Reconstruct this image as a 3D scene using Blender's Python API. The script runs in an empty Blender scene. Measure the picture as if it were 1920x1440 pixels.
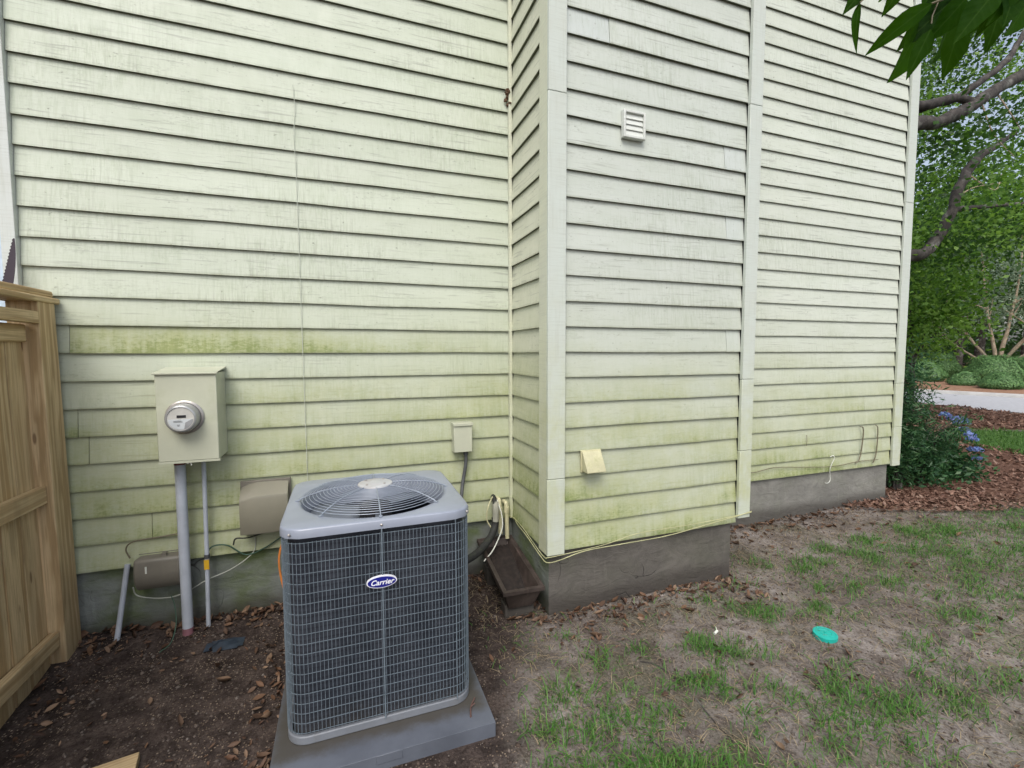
import bpy, bmesh, math, random
import numpy as np
from mathutils import Vector, Matrix, noise as mnoise

random.seed(7)
RNG = np.random.default_rng(7)
SC = bpy.context.scene
COL = SC.collection
R = math.radians

# ------------------------------------------------------------------ camera
CAM_H = 1.712
cam = bpy.data.cameras.new('camera')
cam.sensor_width = 36.0
cam.lens = 16.227
cam.clip_start = 0.02
cam.clip_end = 600.0
camo = bpy.data.objects.new('camera', cam)
COL.objects.link(camo)
_yaw, _pitch, _roll = R(20.0), R(3.81), R(-0.145)
_f = Vector((math.sin(_yaw) * math.cos(_pitch), math.cos(_yaw) * math.cos(_pitch), -math.sin(_pitch)))
_r0 = Vector((math.cos(_yaw), -math.sin(_yaw), 0))
_u0 = _r0.cross(_f)
_r = _r0 * math.cos(_roll) + _u0 * math.sin(_roll)
_u = _u0 * math.cos(_roll) - _r0 * math.sin(_roll)
camo.matrix_world = Matrix(((_r.x, _u.x, -_f.x, 0), (_r.y, _u.y, -_f.y, 0), (_r.z, _u.z, -_f.z, CAM_H), (0, 0, 0, 1)))
SC.camera = camo

# ------------------------------------------------------------------ sky and sun
SUN_EL, SUN_AZ = R(52), R(205)       # azimuth clockwise from +Y
world = bpy.data.worlds.new('World')
SC.world = world
world.use_nodes = True
wt = world.node_tree
sky = wt.nodes.new('ShaderNodeTexSky')
sky.sky_type = 'NISHITA'
sky.sun_disc = False
sky.sun_elevation = SUN_EL
sky.sun_rotation = SUN_AZ
sky.air_density = 1.0
sky.dust_density = 4.0
sky.ozone_density = 1.0
hs = wt.nodes.new('ShaderNodeHueSaturation')
hs.inputs['Saturation'].default_value = 0.62      # thin high cloud: a paler sky
wt.links.new(sky.outputs[0], hs.inputs['Color'])
bg = wt.nodes['Background']
bg.inputs['Strength'].default_value = 0.148
wt.links.new(hs.outputs[0], bg.inputs['Color'])
sl = bpy.data.lights.new('sun', 'SUN')
sl.energy = 0.95
sl.angle = R(35)
sl.color = (1.0, 0.97, 0.91)
slo = bpy.data.objects.new('sun', sl)
COL.objects.link(slo)
_sd = Vector((math.sin(SUN_AZ) * math.cos(SUN_EL), math.cos(SUN_AZ) * math.cos(SUN_EL), math.sin(SUN_EL)))
slo.rotation_euler = _sd.to_track_quat('Z', 'Y').to_euler()
slo.location = _sd * 30
SC.view_settings.view_transform = 'Standard'
SC.view_settings.look = 'None'
SC.view_settings.exposure = 0.60
SC.view_settings.gamma = 1.0

# ------------------------------------------------------------------ object helpers
def link(o, parent=None):
    COL.objects.link(o)
    if parent is not None:
        o.parent = parent
    return o

def tag(o, label=None, cat=None, group=None, kind=None):
    if label: o['label'] = label
    if cat: o['category'] = cat
    if group: o['group'] = group
    if kind: o['kind'] = kind
    return o

def thing(name, label, cat, loc=(0, 0, 0), rotz=0.0, group=None):
    o = bpy.data.objects.new(name, None)
    o.empty_display_size = 0.1
    o.location = loc
    o.rotation_euler = (0, 0, rotz)
    link(o)
    return tag(o, label, cat, group)

def mesh_obj(name, verts, faces, mat, parent=None, smooth=False, loc=None):
    me = bpy.data.meshes.new(name)
    me.from_pydata([tuple(v) for v in verts], [], [tuple(f) for f in faces])
    if mat: me.materials.append(mat)
    if smooth:
        me.polygons.foreach_set('use_smooth', [True] * len(me.polygons))
    me.update()
    o = bpy.data.objects.new(name, me)
    if loc is not None: o.location = loc
    return link(o, parent)

def np_mesh(name, V, F, mat, parent=None, smooth=False):
    """V (n,3), F (m,3) or (m,4) arrays."""
    me = bpy.data.meshes.new(name)
    V = np.asarray(V, dtype=np.float32); F = np.asarray(F, dtype=np.int32)
    k = F.shape[1]
    me.vertices.add(len(V)); me.vertices.foreach_set('co', V.ravel())
    me.loops.add(F.size); me.loops.foreach_set('vertex_index', F.ravel())
    me.polygons.add(len(F))
    me.polygons.foreach_set('loop_start', np.arange(0, F.size, k, dtype=np.int32))
    if smooth: me.polygons.foreach_set('use_smooth', np.ones(len(F), dtype=bool))
    if mat: me.materials.append(mat)
    me.update(calc_edges=True)
    me.validate()
    o = bpy.data.objects.new(name, me)
    return link(o, parent)

class MB:
    def __init__(s):
        s.v = []; s.f = []
    def add(s, vs, fs):
        b = len(s.v)
        s.v += [tuple(v) for v in vs]
        s.f += [tuple(b + i for i in f) for f in fs]
        return s
    def box(s, x0, x1, y0, y1, z0, z1):
        return s.add([(x0, y0, z0), (x1, y0, z0), (x1, y1, z0), (x0, y1, z0), (x0, y0, z1), (x1, y0, z1), (x1, y1, z1), (x0, y1, z1)],
                     [(0, 3, 2, 1), (4, 5, 6, 7), (0, 1, 5, 4), (1, 2, 6, 5), (2, 3, 7, 6), (3, 0, 4, 7)])
    def prism(s, prof, a, b, axis='x'):
        """profile of 2D points swept from a to b along the axis; 2D = the other two axes in order."""
        n = len(prof)
        def P(u, w, t):
            return {'x': (t, u, w), 'y': (u, t, w), 'z': (u, w, t)}[axis]
        vs = [P(u, w, a) for u, w in prof] + [P(u, w, b) for u, w in prof]
        fs = [tuple(range(n))[::-1], tuple(range(n, 2 * n))]
        fs += [(i, (i + 1) % n, n + (i + 1) % n, n + i) for i in range(n)]
        return s.add(vs, fs)
    def tube(s, pts, r, n=8, cap=True):
        pts = [Vector(p) for p in pts]
        m = len(pts)
        rs = [r] * m if not hasattr(r, '__len__') else list(r)
        t0 = (pts[1] - pts[0]).normalized()
        up = Vector((0, 0, 1)) if abs(t0.z) < 0.9 else Vector((1, 0, 0))
        nx = t0.cross(up).normalized()
        vs, fs = [], []
        for i, p in enumerate(pts):
            t = (pts[min(i + 1, m - 1)] - pts[max(i - 1, 0)]).normalized()
            nx = (nx - t * nx.dot(t)).normalized()
            ny = t.cross(nx)
            for k in range(n):
                a = 2 * math.pi * k / n
                vs.append(p + (nx * math.cos(a) + ny * math.sin(a)) * rs[i])
        for i in range(m - 1):
            for k in range(n):
                k2 = (k + 1) % n
                fs.append((i * n + k, i * n + k2, (i + 1) * n + k2, (i + 1) * n + k))
        if cap:
            fs.append(tuple(range(n))[::-1]); fs.append(tuple((m - 1) * n + k for k in range(n)))
        return s.add(vs, fs)
    def lathe(s, prof, n=32, c=(0, 0, 0), axis='z'):
        vs, fs = [], []
        for (r, h) in prof:
            for k in range(n):
                a = 2 * math.pi * k / n
                x, y = r * math.cos(a), r * math.sin(a)
                vs.append((c[0] + x, c[1] + y, c[2] + h) if axis == 'z' else (c[0] + x, c[1] - h, c[2] + y))
        for i in range(len(prof) - 1):
            for k in range(n):
                k2 = (k + 1) % n
                fs.append((i * n + k, i * n + k2, (i + 1) * n + k2, (i + 1) * n + k))
        if prof[0][0] > 1e-6: fs.append(tuple(range(n))[::-1])
        if prof[-1][0] > 1e-6: fs.append(tuple((len(prof) - 1) * n + k for k in range(n)))
        return s.add(vs, fs)
    def build(s, name, mat, parent=None, smooth=False, bevel=0.0, seg=2, loc=None):
        o = mesh_obj(name, s.v, s.f, mat, parent, smooth, loc)
        if bevel or smooth:
            bm = bmesh.new(); bm.from_mesh(o.data)
            bmesh.ops.recalc_face_normals(bm, faces=bm.faces)
            bm.to_mesh(o.data); bm.free()
        if bevel:
            m = o.modifiers.new('bevel', 'BEVEL')
            m.width = bevel; m.segments = seg; m.limit_method = 'ANGLE'; m.angle_limit = R(40)
            o.data.polygons.foreach_set('use_smooth', [True] * len(o.data.polygons))
            o.data.set_sharp_from_angle(angle=R(50))
        elif smooth:
            o.data.set_sharp_from_angle(angle=R(50))
        return o

def smooth_path(pts, k=6):
    """Catmull-Rom through the points."""
    P = [Vector(p) for p in pts]
    P = [P[0] * 2 - P[1]] + P + [P[-1] * 2 - P[-2]]
    out = []
    for i in range(1, len(P) - 2):
        a, b, c, d = P[i - 1], P[i], P[i + 1], P[i + 2]
        for j in range(k):
            t = j / k
            out.append(0.5 * ((2 * b) + (c - a) * t + (2 * a - 5 * b + 4 * c - d) * t * t + (3 * b - a - 3 * c + d) * t ** 3))
    out.append(P[-2])
    return out

def rrect(w, d, r, n=6):
    out = []
    for qx, qy, a0 in ((1, 1, 0), (-1, 1, 90), (-1, -1, 180), (1, -1, 270)):
        for k in range(n + 1):
            a = R(a0 + 90 * k / n)
            out.append((qx * (w / 2 - r) + r * math.cos(a), qy * (d / 2 - r) + r * math.sin(a)))
    return out

# value noise on numpy arrays
_perm = np.random.default_rng(11).random((256, 256))
def vnoise(x, y, s=1.0, seed=0):
    x = np.asarray(x) * s + 37.1 * seed + 1000; y = np.asarray(y) * s + 91.7 * seed + 1000
    xi = np.floor(x).astype(int); yi = np.floor(y).astype(int)
    fx = x - xi; fy = y - yi
    fx = fx * fx * (3 - 2 * fx); fy = fy * fy * (3 - 2 * fy)
    g = lambda i, j: _perm[(xi + i) % 256, (yi + j) % 256]
    return (g(0, 0) * (1 - fx) + g(1, 0) * fx) * (1 - fy) + (g(0, 1) * (1 - fx) + g(1, 1) * fx) * fy
def fbm(x, y, s=1.0, seed=0, o=4):
    t = 0; a = 0.5
    for i in range(o):
        t = t + a * vnoise(x, y, s * 2 ** i, seed + i * 7); a *= 0.5
    return t / (1 - 0.5 ** o)
def sstep(a, b, x):
    t = np.clip((x - a) / (b - a), 0, 1)
    return t * t * (3 - 2 * t)

# ------------------------------------------------------------------ material helpers
class M:
    def __init__(s, name):
        s.m = bpy.data.materials.new(name); s.m.use_nodes = True
        s.nt = s.m.node_tree
        s.b = s.nt.nodes['Principled BSDF']
        s.out = s.nt.nodes['Material Output']
    def n(s, typ, ins=None, **attrs):
        nd = s.nt.nodes.new('ShaderNode' + typ)
        for k, v in attrs.items(): setattr(nd, k, v)
        for k, v in (ins or {}).items(): s.put(nd.inputs[k], v)
        return nd
    def put(s, sock, v):
        if isinstance(v, bpy.types.NodeSocket): s.nt.links.new(v, sock)
        elif isinstance(v, bpy.types.Node): s.nt.links.new(v.outputs[0], sock)
        elif isinstance(v, tuple) and len(v) == 3 and sock.type == 'RGBA': sock.default_value = (*v, 1)
        else: sock.default_value = v
    def mix(s, f, a, b, mode='MIX'):
        nd = s.nt.nodes.new('ShaderNodeMix'); nd.data_type = 'RGBA'; nd.blend_type = mode
        s.put(nd.inputs[0], f); s.put(nd.inputs[6], a); s.put(nd.inputs[7], b)
        return nd.outputs[2]
    def math(s, op, a, b=0.0, c=None, clamp=False):
        nd = s.nt.nodes.new('ShaderNodeMath'); nd.operation = op; nd.use_clamp = clamp
        s.put(nd.inputs[0], a); s.put(nd.inputs[1], b)
        if c is not None: s.put(nd.inputs[2], c)
        return nd.outputs[0]
    def mr(s, v, a, b, c=0.0, d=1.0):
        nd = s.n('MapRange', {'Value': v, 'From Min': a, 'From Max': b, 'To Min': c, 'To Max': d}, interpolation_type='SMOOTHSTEP')
        return nd.outputs[0]
    def ramp(s, f, *stops):
        nd = s.nt.nodes.new('ShaderNodeValToRGB'); s.put(nd.inputs[0], f)
        el = nd.color_ramp.elements
        while len(el) < len(stops): el.new(0.5)
        for e, (p, c) in zip(el, stops):
            e.position = p; e.color = (*c, 1)
        return nd.outputs[0]
    def noise(s, vec, scale, detail=4.0, rough=0.55, dist=0.0):
        nd = s.n('TexNoise', {'Scale': scale, 'Detail': detail, 'Roughness': rough, 'Distortion': dist})
        if vec is not None: s.put(nd.inputs['Vector'], vec)
        return nd.outputs[0]
    def mapv(s, vec, scale=(1, 1, 1), loc=(0, 0, 0)):
        nd = s.n('Mapping'); s.put(nd.inputs['Vector'], vec); s.put(nd.inputs['Scale'], scale); s.put(nd.inputs['Location'], loc)
        return nd.outputs[0]
    def bump(s, h, strength=0.3, dist=0.002):
        nd = s.n('Bump', {'Height': h, 'Strength': strength, 'Distance': dist})
        s.put(s.b.inputs['Normal'], nd.outputs[0])
        return nd.outputs[0]
    def fin(s, color=None, rough=None, metal=None, spec=None):
        if color is not None: s.put(s.b.inputs['Base Color'], color)
        if rough is not None: s.put(s.b.inputs['Roughness'], rough)
        if metal is not None: s.put(s.b.inputs['Metallic'], metal)
        if spec is not None: s.put(s.b.inputs['Specular IOR Level'], spec)
        return s.m
    def obj(s): return s.n('TexCoord').outputs['Object']
    def pos(s): return s.n('NewGeometry').outputs['Position']
    def sep(s, v):
        nd = s.n('SeparateXYZ'); s.put(nd.inputs[0], v); return nd.outputs
    def island(s): return s.n('NewGeometry').outputs['Random Per Island']

def plain(name, col, rough=0.5, metal=0.0, var=0.12, scale=14.0, bump=0.0, dirt=None):
    m = M(name)
    o = m.obj()
    nz = m.noise(o, scale, 5)
    c = m.mix(m.mr(nz, 0.3, 0.75), tuple(x * (1 - var) for x in col), tuple(min(1, x * (1 + var)) for x in col))
    if dirt:
        nz2 = m.noise(o, scale * 0.45, 6, 0.65)
        c = m.mix(m.mr(nz2, 0.5, 0.78, 0, dirt[1]), c, dirt[0])
    if bump: m.bump(m.noise(o, scale * 8, 4), bump, 0.002)
    return m.fin(c, rough, metal)

def algae_factor(m, z, bx=1.0):
    """Green growth that thins out upward from the sill, in patches."""
    p = m.pos()
    big = m.noise(m.mapv(p, (1.1, 1.1, 2.6)), 1.0, 5, 0.6)
    fine = m.noise(m.mapv(p, (9, 9, 5)), 1.0, 6, 0.7)
    h = m.ramp(m.mr(z, 0.40, 3.2), (0.0, (.76,) * 3), (0.20, (.68,) * 3), (0.34, (.44,) * 3), (0.50, (.16,) * 3), (0.75, (0.02,) * 3))
    hn = m.sep(h)[0]
    return hn, big, fine

# ---- painted lap siding
def siding_material(name, smooth=False):
    m = M(name)
    oi = m.n('ObjectInfo')
    tint, rnd = oi.outputs['Color'], oi.outputs['Random']
    boost = m.n('Attribute', attribute_name='growth').outputs['Fac']
    o = m.obj()
    off = m.n('CombineXYZ', {0: m.math('MULTIPLY', rnd, 91.0), 1: m.math('MULTIPLY', rnd, 37.0), 2: m.math('MULTIPLY', rnd, 53.0)}).outputs[0]
    ov = m.n('VectorMath', {0: o, 1: off}, operation='ADD').outputs[0]
    lz = m.math('DIVIDE', m.sep(o)[2], 0.16)
    z = m.sep(m.pos())[2]
    # wood grain under the paint
    warp = m.noise(m.mapv(ov, (1.4, 1, 5)), 1.0, 3)
    gz = m.math('ADD', m.math('MULTIPLY', m.sep(ov)[2], 1.0), m.math('MULTIPLY', warp, 0.045))
    gv = m.n('CombineXYZ', {0: m.math('MULTIPLY', m.sep(ov)[0], 3.0), 1: 0.0, 2: m.math('MULTIPLY', gz, 75.0)}).outputs[0]
    grain = m.noise(gv, 1.0, 4, 0.6)
    patch = m.noise(m.mapv(ov, (2.0, 1, 6)), 1.0, 3)
    gmask = m.mr(patch, 0.36, 0.60)
    crack = m.math('MULTIPLY', m.mr(grain, 0.54, 0.68), gmask)
    rough_n = m.noise(m.mapv(ov, (38, 1, 95)), 1.0, 5, 0.7)
    # colour
    base = m.mix(m.math('MULTIPLY', rnd, 0.22), tint, m.mix(0.5, tint, (0.52, 0.52, 0.44)))
    soft = m.noise(m.mapv(ov, (3, 1, 9)), 1.0, 5, 0.6)
    base = m.mix(m.mr(soft, 0.35, 0.75, 0.0, 0.30), base, m.mix(1.0, base, (0.80, 0.83, 0.76), 'MULTIPLY'))
    streak = m.noise(m.mapv(ov, (75, 1, 3.2)), 1.0, 4, 0.65)
    low = m.ramp(lz, (0.0, (1,) * 3), (0.35, (.55,) * 3), (1.0, (0.12,) * 3))
    lowv = m.sep(low)[0]
    sm = m.math('MULTIPLY', m.mr(streak, 0.48, 0.72), lowv)
    dirtpatch = m.mr(m.noise(m.mapv(m.pos(), (1.3, 1.3, 1.9)), 1.0, 5), 0.40, 0.68)
    base = m.mix(m.math('MULTIPLY', m.math('MULTIPLY', sm, dirtpatch), 0.62), base, (0.27, 0.28, 0.23))
    bristle = m.noise(m.mapv(ov, (95, 1, 11)), 1.0, 4, 0.7)
    base = m.mix(m.math('MULTIPLY', m.mr(bristle, 0.44, 0.64), m.math('MULTIPLY_ADD', dirtpatch, 0.30, 0.06)), base, m.mix(1.0, base, (0.62, 0.67, 0.55), 'MULTIPLY'))
    if not smooth:
        base = m.mix(m.math('MULTIPLY', crack, 0.62), base, (0.24, 0.25, 0.22))
        wthr = m.math('MULTIPLY', m.mr(rough_n, 0.5, 0.66), m.mr(m.noise(m.mapv(ov, (4, 1, 12)), 1.0, 5), 0.46, 0.68))
        base = m.mix(m.math('MULTIPLY', wthr, 0.50), base, (0.30, 0.32, 0.27))
    speck = m.noise(m.mapv(ov, (34, 1, 52)), 1.0, 4, 0.6)
    base = m.mix(m.mr(speck, 0.64, 0.74, 0.0, 0.55), base, (0.12, 0.13, 0.10))
    # algae: a thin olive film, then greener growth low on each board
    hn, big, fine = algae_factor(m, z)
    mid = m.noise(m.mapv(m.pos(), (4.5, 4.5, 9)), 1.0, 6, 0.62)
    lowa = m.sep(m.ramp(lz, (0.0, (1.0,) * 3), (0.30, (0.80,) * 3), (0.75, (0.48,) * 3), (1.0, (0.42,) * 3)))[0]
    film = m.math('MULTIPLY', m.math('MULTIPLY_ADD', boost, 0.7, hn), m.mr(big, 0.22, 0.66, 0.62, 1.2))
    film = m.math('MULTIPLY', film, m.mr(mid, 0.25, 0.7, 0.70, 1.12))
    film = m.math('MINIMUM', m.math('MAXIMUM', film, 0.0), 1.0)
    base = m.mix(m.math('MULTIPLY', film, 0.85), base, (0.430, 0.450, 0.300))
    amt = m.math('MULTIPLY', m.math('MULTIPLY_ADD', boost, 1.15, m.math('MULTIPLY', hn, 1.08)), lowa)
    streak2 = m.noise(m.mapv(ov, (26, 1, 2.2)), 1.0, 6, 0.7)
    pat = m.math('ADD', m.math('MULTIPLY', mid, 0.16), m.math('ADD', m.math('MULTIPLY', streak2, 0.46), m.math('MULTIPLY', rough_n, 0.38)))
    amt = m.math('MULTIPLY', amt, m.mr(pat, 0.26, 0.72, 0.18, 1.12))
    amt = m.math('MULTIPLY', amt, m.mr(big, 0.28, 0.68, 0.45, 1.30))
    amt = m.math('MINIMUM', m.math('MAXIMUM', amt, 0.0), 0.95)
    acol = m.mix(m.mr(fine, 0.35, 0.65), (0.315, 0.345, 0.145), (0.215, 0.260, 0.088))
    base = m.mix(m.math('MULTIPLY', amt, 0.95), base, acol)
    deep = m.mr(m.math('MULTIPLY', amt, m.math('ADD', streak, m.math('MULTIPLY', rough_n, 0.7))), 0.45, 1.0, 0.0, 0.5)
    base = m.mix(deep, base, (0.135, 0.185, 0.050))
    # grime line along the drip edge
    edge = m.sep(m.ramp(lz, (0.0, (1,) * 3), (0.035, (.6,) * 3), (0.09, (0,) * 3), (1.0, (0,) * 3)))[0]
    base = m.mix(m.math('MULTIPLY', edge, m.mr(fine, 0.3, 0.7, 0.15, 0.6)), base, (0.16, 0.17, 0.10))
    # the cut underside is bare and mossy, with lap shadow put into its colour
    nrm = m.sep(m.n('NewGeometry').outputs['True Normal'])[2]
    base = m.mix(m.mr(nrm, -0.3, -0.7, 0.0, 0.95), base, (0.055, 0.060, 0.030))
    hgt = m.math('ADD', m.math('MULTIPLY', rough_n, 0.35), m.math('MULTIPLY', grain, 0.0 if smooth else 0.75))
    m.bump(hgt, 0.22 if smooth else 0.6, 0.002)
    return m.fin(base, m.mr(fine, 0.3, 0.7, 0.45, 0.7), 0.0, 0.35)

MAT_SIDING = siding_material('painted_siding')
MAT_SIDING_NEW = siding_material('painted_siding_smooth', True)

def trim_material():
    m = M('painted_trim')
    tint = m.n('ObjectInfo').outputs['Color']
    p = m.pos()
    z = m.sep(p)[2]
    saw = m.noise(m.mapv(p, (5, 5, 120)), 1.0, 4, 0.65)
    nz = m.noise(p, 5.0, 5)
    c = m.mix(m.mr(nz, 0.35, 0.7, 0, 0.35), tint, (0.50, 0.52, 0.46))
    hn, big, fine = algae_factor(m, z)
    a = m.math('MULTIPLY', m.math('MULTIPLY', hn, m.mr(big, 0.3, 0.62, 0.1, 0.9)), m.mr(fine, 0.35, 0.65, 0.35, 1.0))
    c = m.mix(m.math('MINIMUM', m.math('MULTIPLY', a, 1.05), 0.85), c, (0.42, 0.44, 0.20))
    c = m.mix(m.mr(saw, 0.46, 0.70, 0, 0.26), c, (0.34, 0.36, 0.31))
    drip = m.noise(m.mapv(p, (60, 60, 3)), 1.0, 5, 0.65)
    c = m.mix(m.mr(drip, 0.50, 0.72, 0, 0.20), c, (0.33, 0.35, 0.27))
    m.bump(saw, 0.35, 0.0015)
    return m.fin(c, 0.55, 0.0, 0.35)
MAT_TRIM = trim_material()

def foundation_material(name, base, green):
    m = M(name)
    p = m.pos(); z = m.sep(p)[2]
    n1 = m.noise(m.mapv(p, (1.5, 1.5, 2.2)), 1.0, 6, 0.62)
    n2 = m.noise(p, 16.0, 6, 0.65)
    n3 = m.noise(m.mapv(p, (26, 26, 3)), 1.0, 4, 0.6)
    c = m.mix(m.mr(n1, 0.3, 0.7), tuple(x * .74 for x in base), tuple(x * 1.22 for x in base))
    c = m.mix(m.mr(n2, 0.40, 0.72, 0, 0.40), c, tuple(x * .55 for x in base))
    c = m.mix(m.mr(n3, 0.60, 0.80, 0, 0.30), c, tuple(min(1, x * 1.9) for x in base))
    c = m.mix(m.math('MULTIPLY', m.mr(m.noise(m.mapv(p, (2.3, 2.3, 3.4)), 1.0, 5), 0.40, 0.66), green), c, (0.095, 0.130, 0.042))
    foot_h = m.math('ADD', z, m.math('MULTIPLY', n1, -0.22))
    c = m.mix(m.mr(foot_h, 0.08, -0.06, 0, 0.72), c, (0.040, 0.034, 0.030))  # darker towards the ground
    vor = m.n('TexVoronoi', {'Vector': m.n('VectorMath', {0: p, 1: m.n('TexNoise', {'Vector': p, 'Scale': 3.0}).outputs[1]}, operation='ADD').outputs[0], 'Scale': 1.5}, feature='DISTANCE_TO_EDGE')
    crack = m.mr(vor.outputs[0], 0.0, 0.010, 1.0, 0.0)
    crack = m.math('MULTIPLY', crack, m.mr(m.noise(p, 1.7, 2), 0.56, 0.66))
    c = m.mix(m.math('MULTIPLY', crack, 0.7), c, (0.03, 0.028, 0.026))
    trowel = m.noise(m.mapv(p, (4, 4, 9)), 1.0, 6, 0.6, 1.6)
    h = m.math('ADD', m.math('MULTIPLY', trowel, 1.0), m.math('MULTIPLY', n2, 0.35))
    h = m.math('SUBTRACT', h, m.math('MULTIPLY', crack, 0.5))
    m.bump(h, 0.8, 0.014)
    return m.fin(c, 0.85, 0.0, 0.25)

def wood_material(name, light, dark, grey=0.0):
    m = M(name)
    oi = m.n('ObjectInfo'); rnd = oi.outputs['Random']
    o = m.obj()
    off = m.n('CombineXYZ', {0: m.math('MULTIPLY', rnd, 31.0), 1: m.math('MULTIPLY', rnd, 17.0), 2: m.math('MULTIPLY', rnd, 71.0)}).outputs[0]
    ov = m.n('VectorMath', {0: o, 1: off}, operation='ADD').outputs[0]
    warp = m.n('TexNoise', {'Vector': m.mapv(ov, (1.1, 6, 6)), 'Scale': 1.0, 'Detail': 3.0})
    wv = m.n('VectorMath', {0: m.mapv(ov, (0.45, 44, 44)), 1: m.n('VectorMath', {0: warp.outputs[1], 1: (4.0, 4.0, 4.0)}, operation='MULTIPLY').outputs[0]}, operation='ADD').outputs[0]
    ring = m.noise(wv, 1.0, 2, 0.4)
    fine = m.noise(m.mapv(ov, (3, 150, 150)), 1.0, 4, 0.65)
    c = m.mix(m.mr(ring, 0.40, 0.62), light, dark)
    c = m.mix(m.mr(fine, 0.44, 0.66, 0, 0.55), c, tuple(x * .66 for x in dark))
    c = m.mix(m.math('MULTIPLY', rnd, 0.30), c, tuple(x * .80 for x in light))
    vor = m.n('TexVoronoi', {'Vector': m.mapv(ov, (2.4, 9, 9)), 'Scale': 1.0})
    knot = m.mr(vor.outputs[0], 0.10, 0.05, 0.0, 1.0)
    c = m.mix(m.math('MULTIPLY', knot, 0.75), c, (0.13, 0.065, 0.03))
    st = m.noise(m.mapv(m.pos(), (7, 7, 2.0)), 1.0, 5, 0.6)
    c = m.mix(m.mr(st, 0.45, 0.75, 0, 0.42), c, (0.20, 0.155, 0.085))
    c = m.mix(m.mr(m.sep(m.pos())[2], 0.30, -0.02, 0, 0.40), c, (0.14, 0.10, 0.06))
    if grey: c = m.mix(grey, c, (0.30, 0.28, 0.24))
    m.bump(m.math('ADD', ring, m.math('MULTIPLY', fine, 0.6)), 0.30, 0.0015)
    return m.fin(c, 0.70, 0.0, 0.3)

MAT_FENCE = wood_material('treated_pine', (0.64, 0.490, 0.285), (0.42, 0.285, 0.140))
MAT_PAINTED_METAL = plain('beige_enamel', (0.470, 0.490, 0.385), 0.42, 0, 0.06, 6, 0.05, ((0.27, 0.30, 0.13), 0.60))
MAT_TAN = plain('tan_plastic', (0.205, 0.196, 0.150), 0.55, 0, 0.08, 5, 0.08, ((0.16, 0.15, 0.10), 0.5))
MAT_BROWN_GREY = plain('grey_brown_plastic', (0.165, 0.153, 0.125), 0.50, 0, 0.12, 8, 0.1, ((0.06, 0.07, 0.04), 0.6))
MAT_PVC = plain('weathered_grey_conduit', (0.42, 0.46, 0.52), 0.50, 0, 0.10, 7, 0.05, ((0.20, 0.19, 0.18), 0.6))
MAT_DARK_PIPE = plain('dark_conduit', (0.07, 0.075, 0.08), 0.5, 0, 0.15, 20)
MAT_CREAM_PIPE = plain('cream_painted_pipe', (0.52, 0.50, 0.32), 0.5, 0, 0.12, 16, 0.05, ((0.26, 0.27, 0.12), 0.8))
MAT_BLACK = plain('black_foam', (0.018, 0.019, 0.018), 0.75, 0, 0.3, 40, 0.2, ((0.05, 0.065, 0.03), 0.5))
MAT_CABLE_CREAM = plain('cream_cable', (0.50, 0.48, 0.30), 0.5, 0, 0.12, 12, 0, ((0.24, 0.26, 0.12), 0.7))
MAT_CABLE_PAINT = plain('painted_wire', (0.50, 0.54, 0.46), 0.6)
MAT_CABLE_SILL = plain('stained_cable', (0.40, 0.40, 0.22), 0.6, 0, 0.2, 9, 0, ((0.16, 0.18, 0.07), 0.8))
MAT_CABLE_DULL = plain('dull_white_cable', (0.40, 0.42, 0.37), 0.55, 0, .15, 9, 0, ((0.2, 0.2, 0.14), .6))
MAT_CABLE_DARK = plain('dark_cable', (0.03, 0.035, 0.03), 0.5)
MAT_CABLE_BROWN = plain('weathered_cable', (0.15, 0.13, 0.085), 0.6)
MAT_CABLE_WHITE = plain('white_cable', (0.62, 0.64, 0.58), 0.45)
MAT_CABLE_GREEN = plain('green_cable', (0.035, 0.085, 0.055), 0.5)
MAT_CABLE_ORANGE = plain('orange_cable', (0.50, 0.17, 0.035), 0.45)
MAT_AC_PAINT = plain('grey_enamel', (0.250, 0.280, 0.345), 0.34, 0.0, 0.07, 5, 0.04, ((0.15, 0.15, 0.15), 0.45))
MAT_AC_PAINT.node_tree.nodes['Principled BSDF'].inputs['Coat Weight'].default_value = 0.25
MAT_AC_WIRE = plain('coated_wire', (0.150, 0.190, 0.225), 0.45, 0.1, 0.15, 30)
MAT_GUARD = plain('guard_wire', (0.27, 0.31, 0.37), 0.38, 0.1, 0.1, 20)
MAT_HUB_CAP = plain('motor_cap', (0.46, 0.47, 0.48), 0.45, 0.1, 0.08, 12, 0.0, ((0.26, 0.19, 0.14), 0.7))
MAT_FAN = plain('fan_blade', (0.13, 0.15, 0.18), 0.5, 0.0, 0.1, 8)
MAT_DARK_IN = plain('dark_interior', (0.012, 0.012, 0.015), 0.8)
MAT_BLUE = plain('badge_blue', (0.010, 0.014, 0.20), 0.28, 0, 0.03)
MAT_WHITE = plain('badge_white', (0.78, 0.79, 0.83), 0.35, 0, 0.03)
MAT_STEEL = plain('steel', (0.42, 0.40, 0.38), 0.4, 0.7)
MAT_YELLOW = plain('yellow_tag', (0.60, 0.36, 0.02), 0.5)
MAT_RED = plain('red_plastic', (0.50, 0.02, 0.03), 0.4)
MAT_TEAL = plain('teal_plastic', (0.012, 0.36, 0.30), 0.40, 0, 0.08, 20)
MAT_BLUE_DEBRIS = plain('dark_blue_plastic', (0.030, 0.042, 0.060), 0.35, 0, 0.3, 20)
MAT_SAW = plain('dark_blade', (0.030, 0.020, 0.030), 0.45, 0.3)

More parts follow.
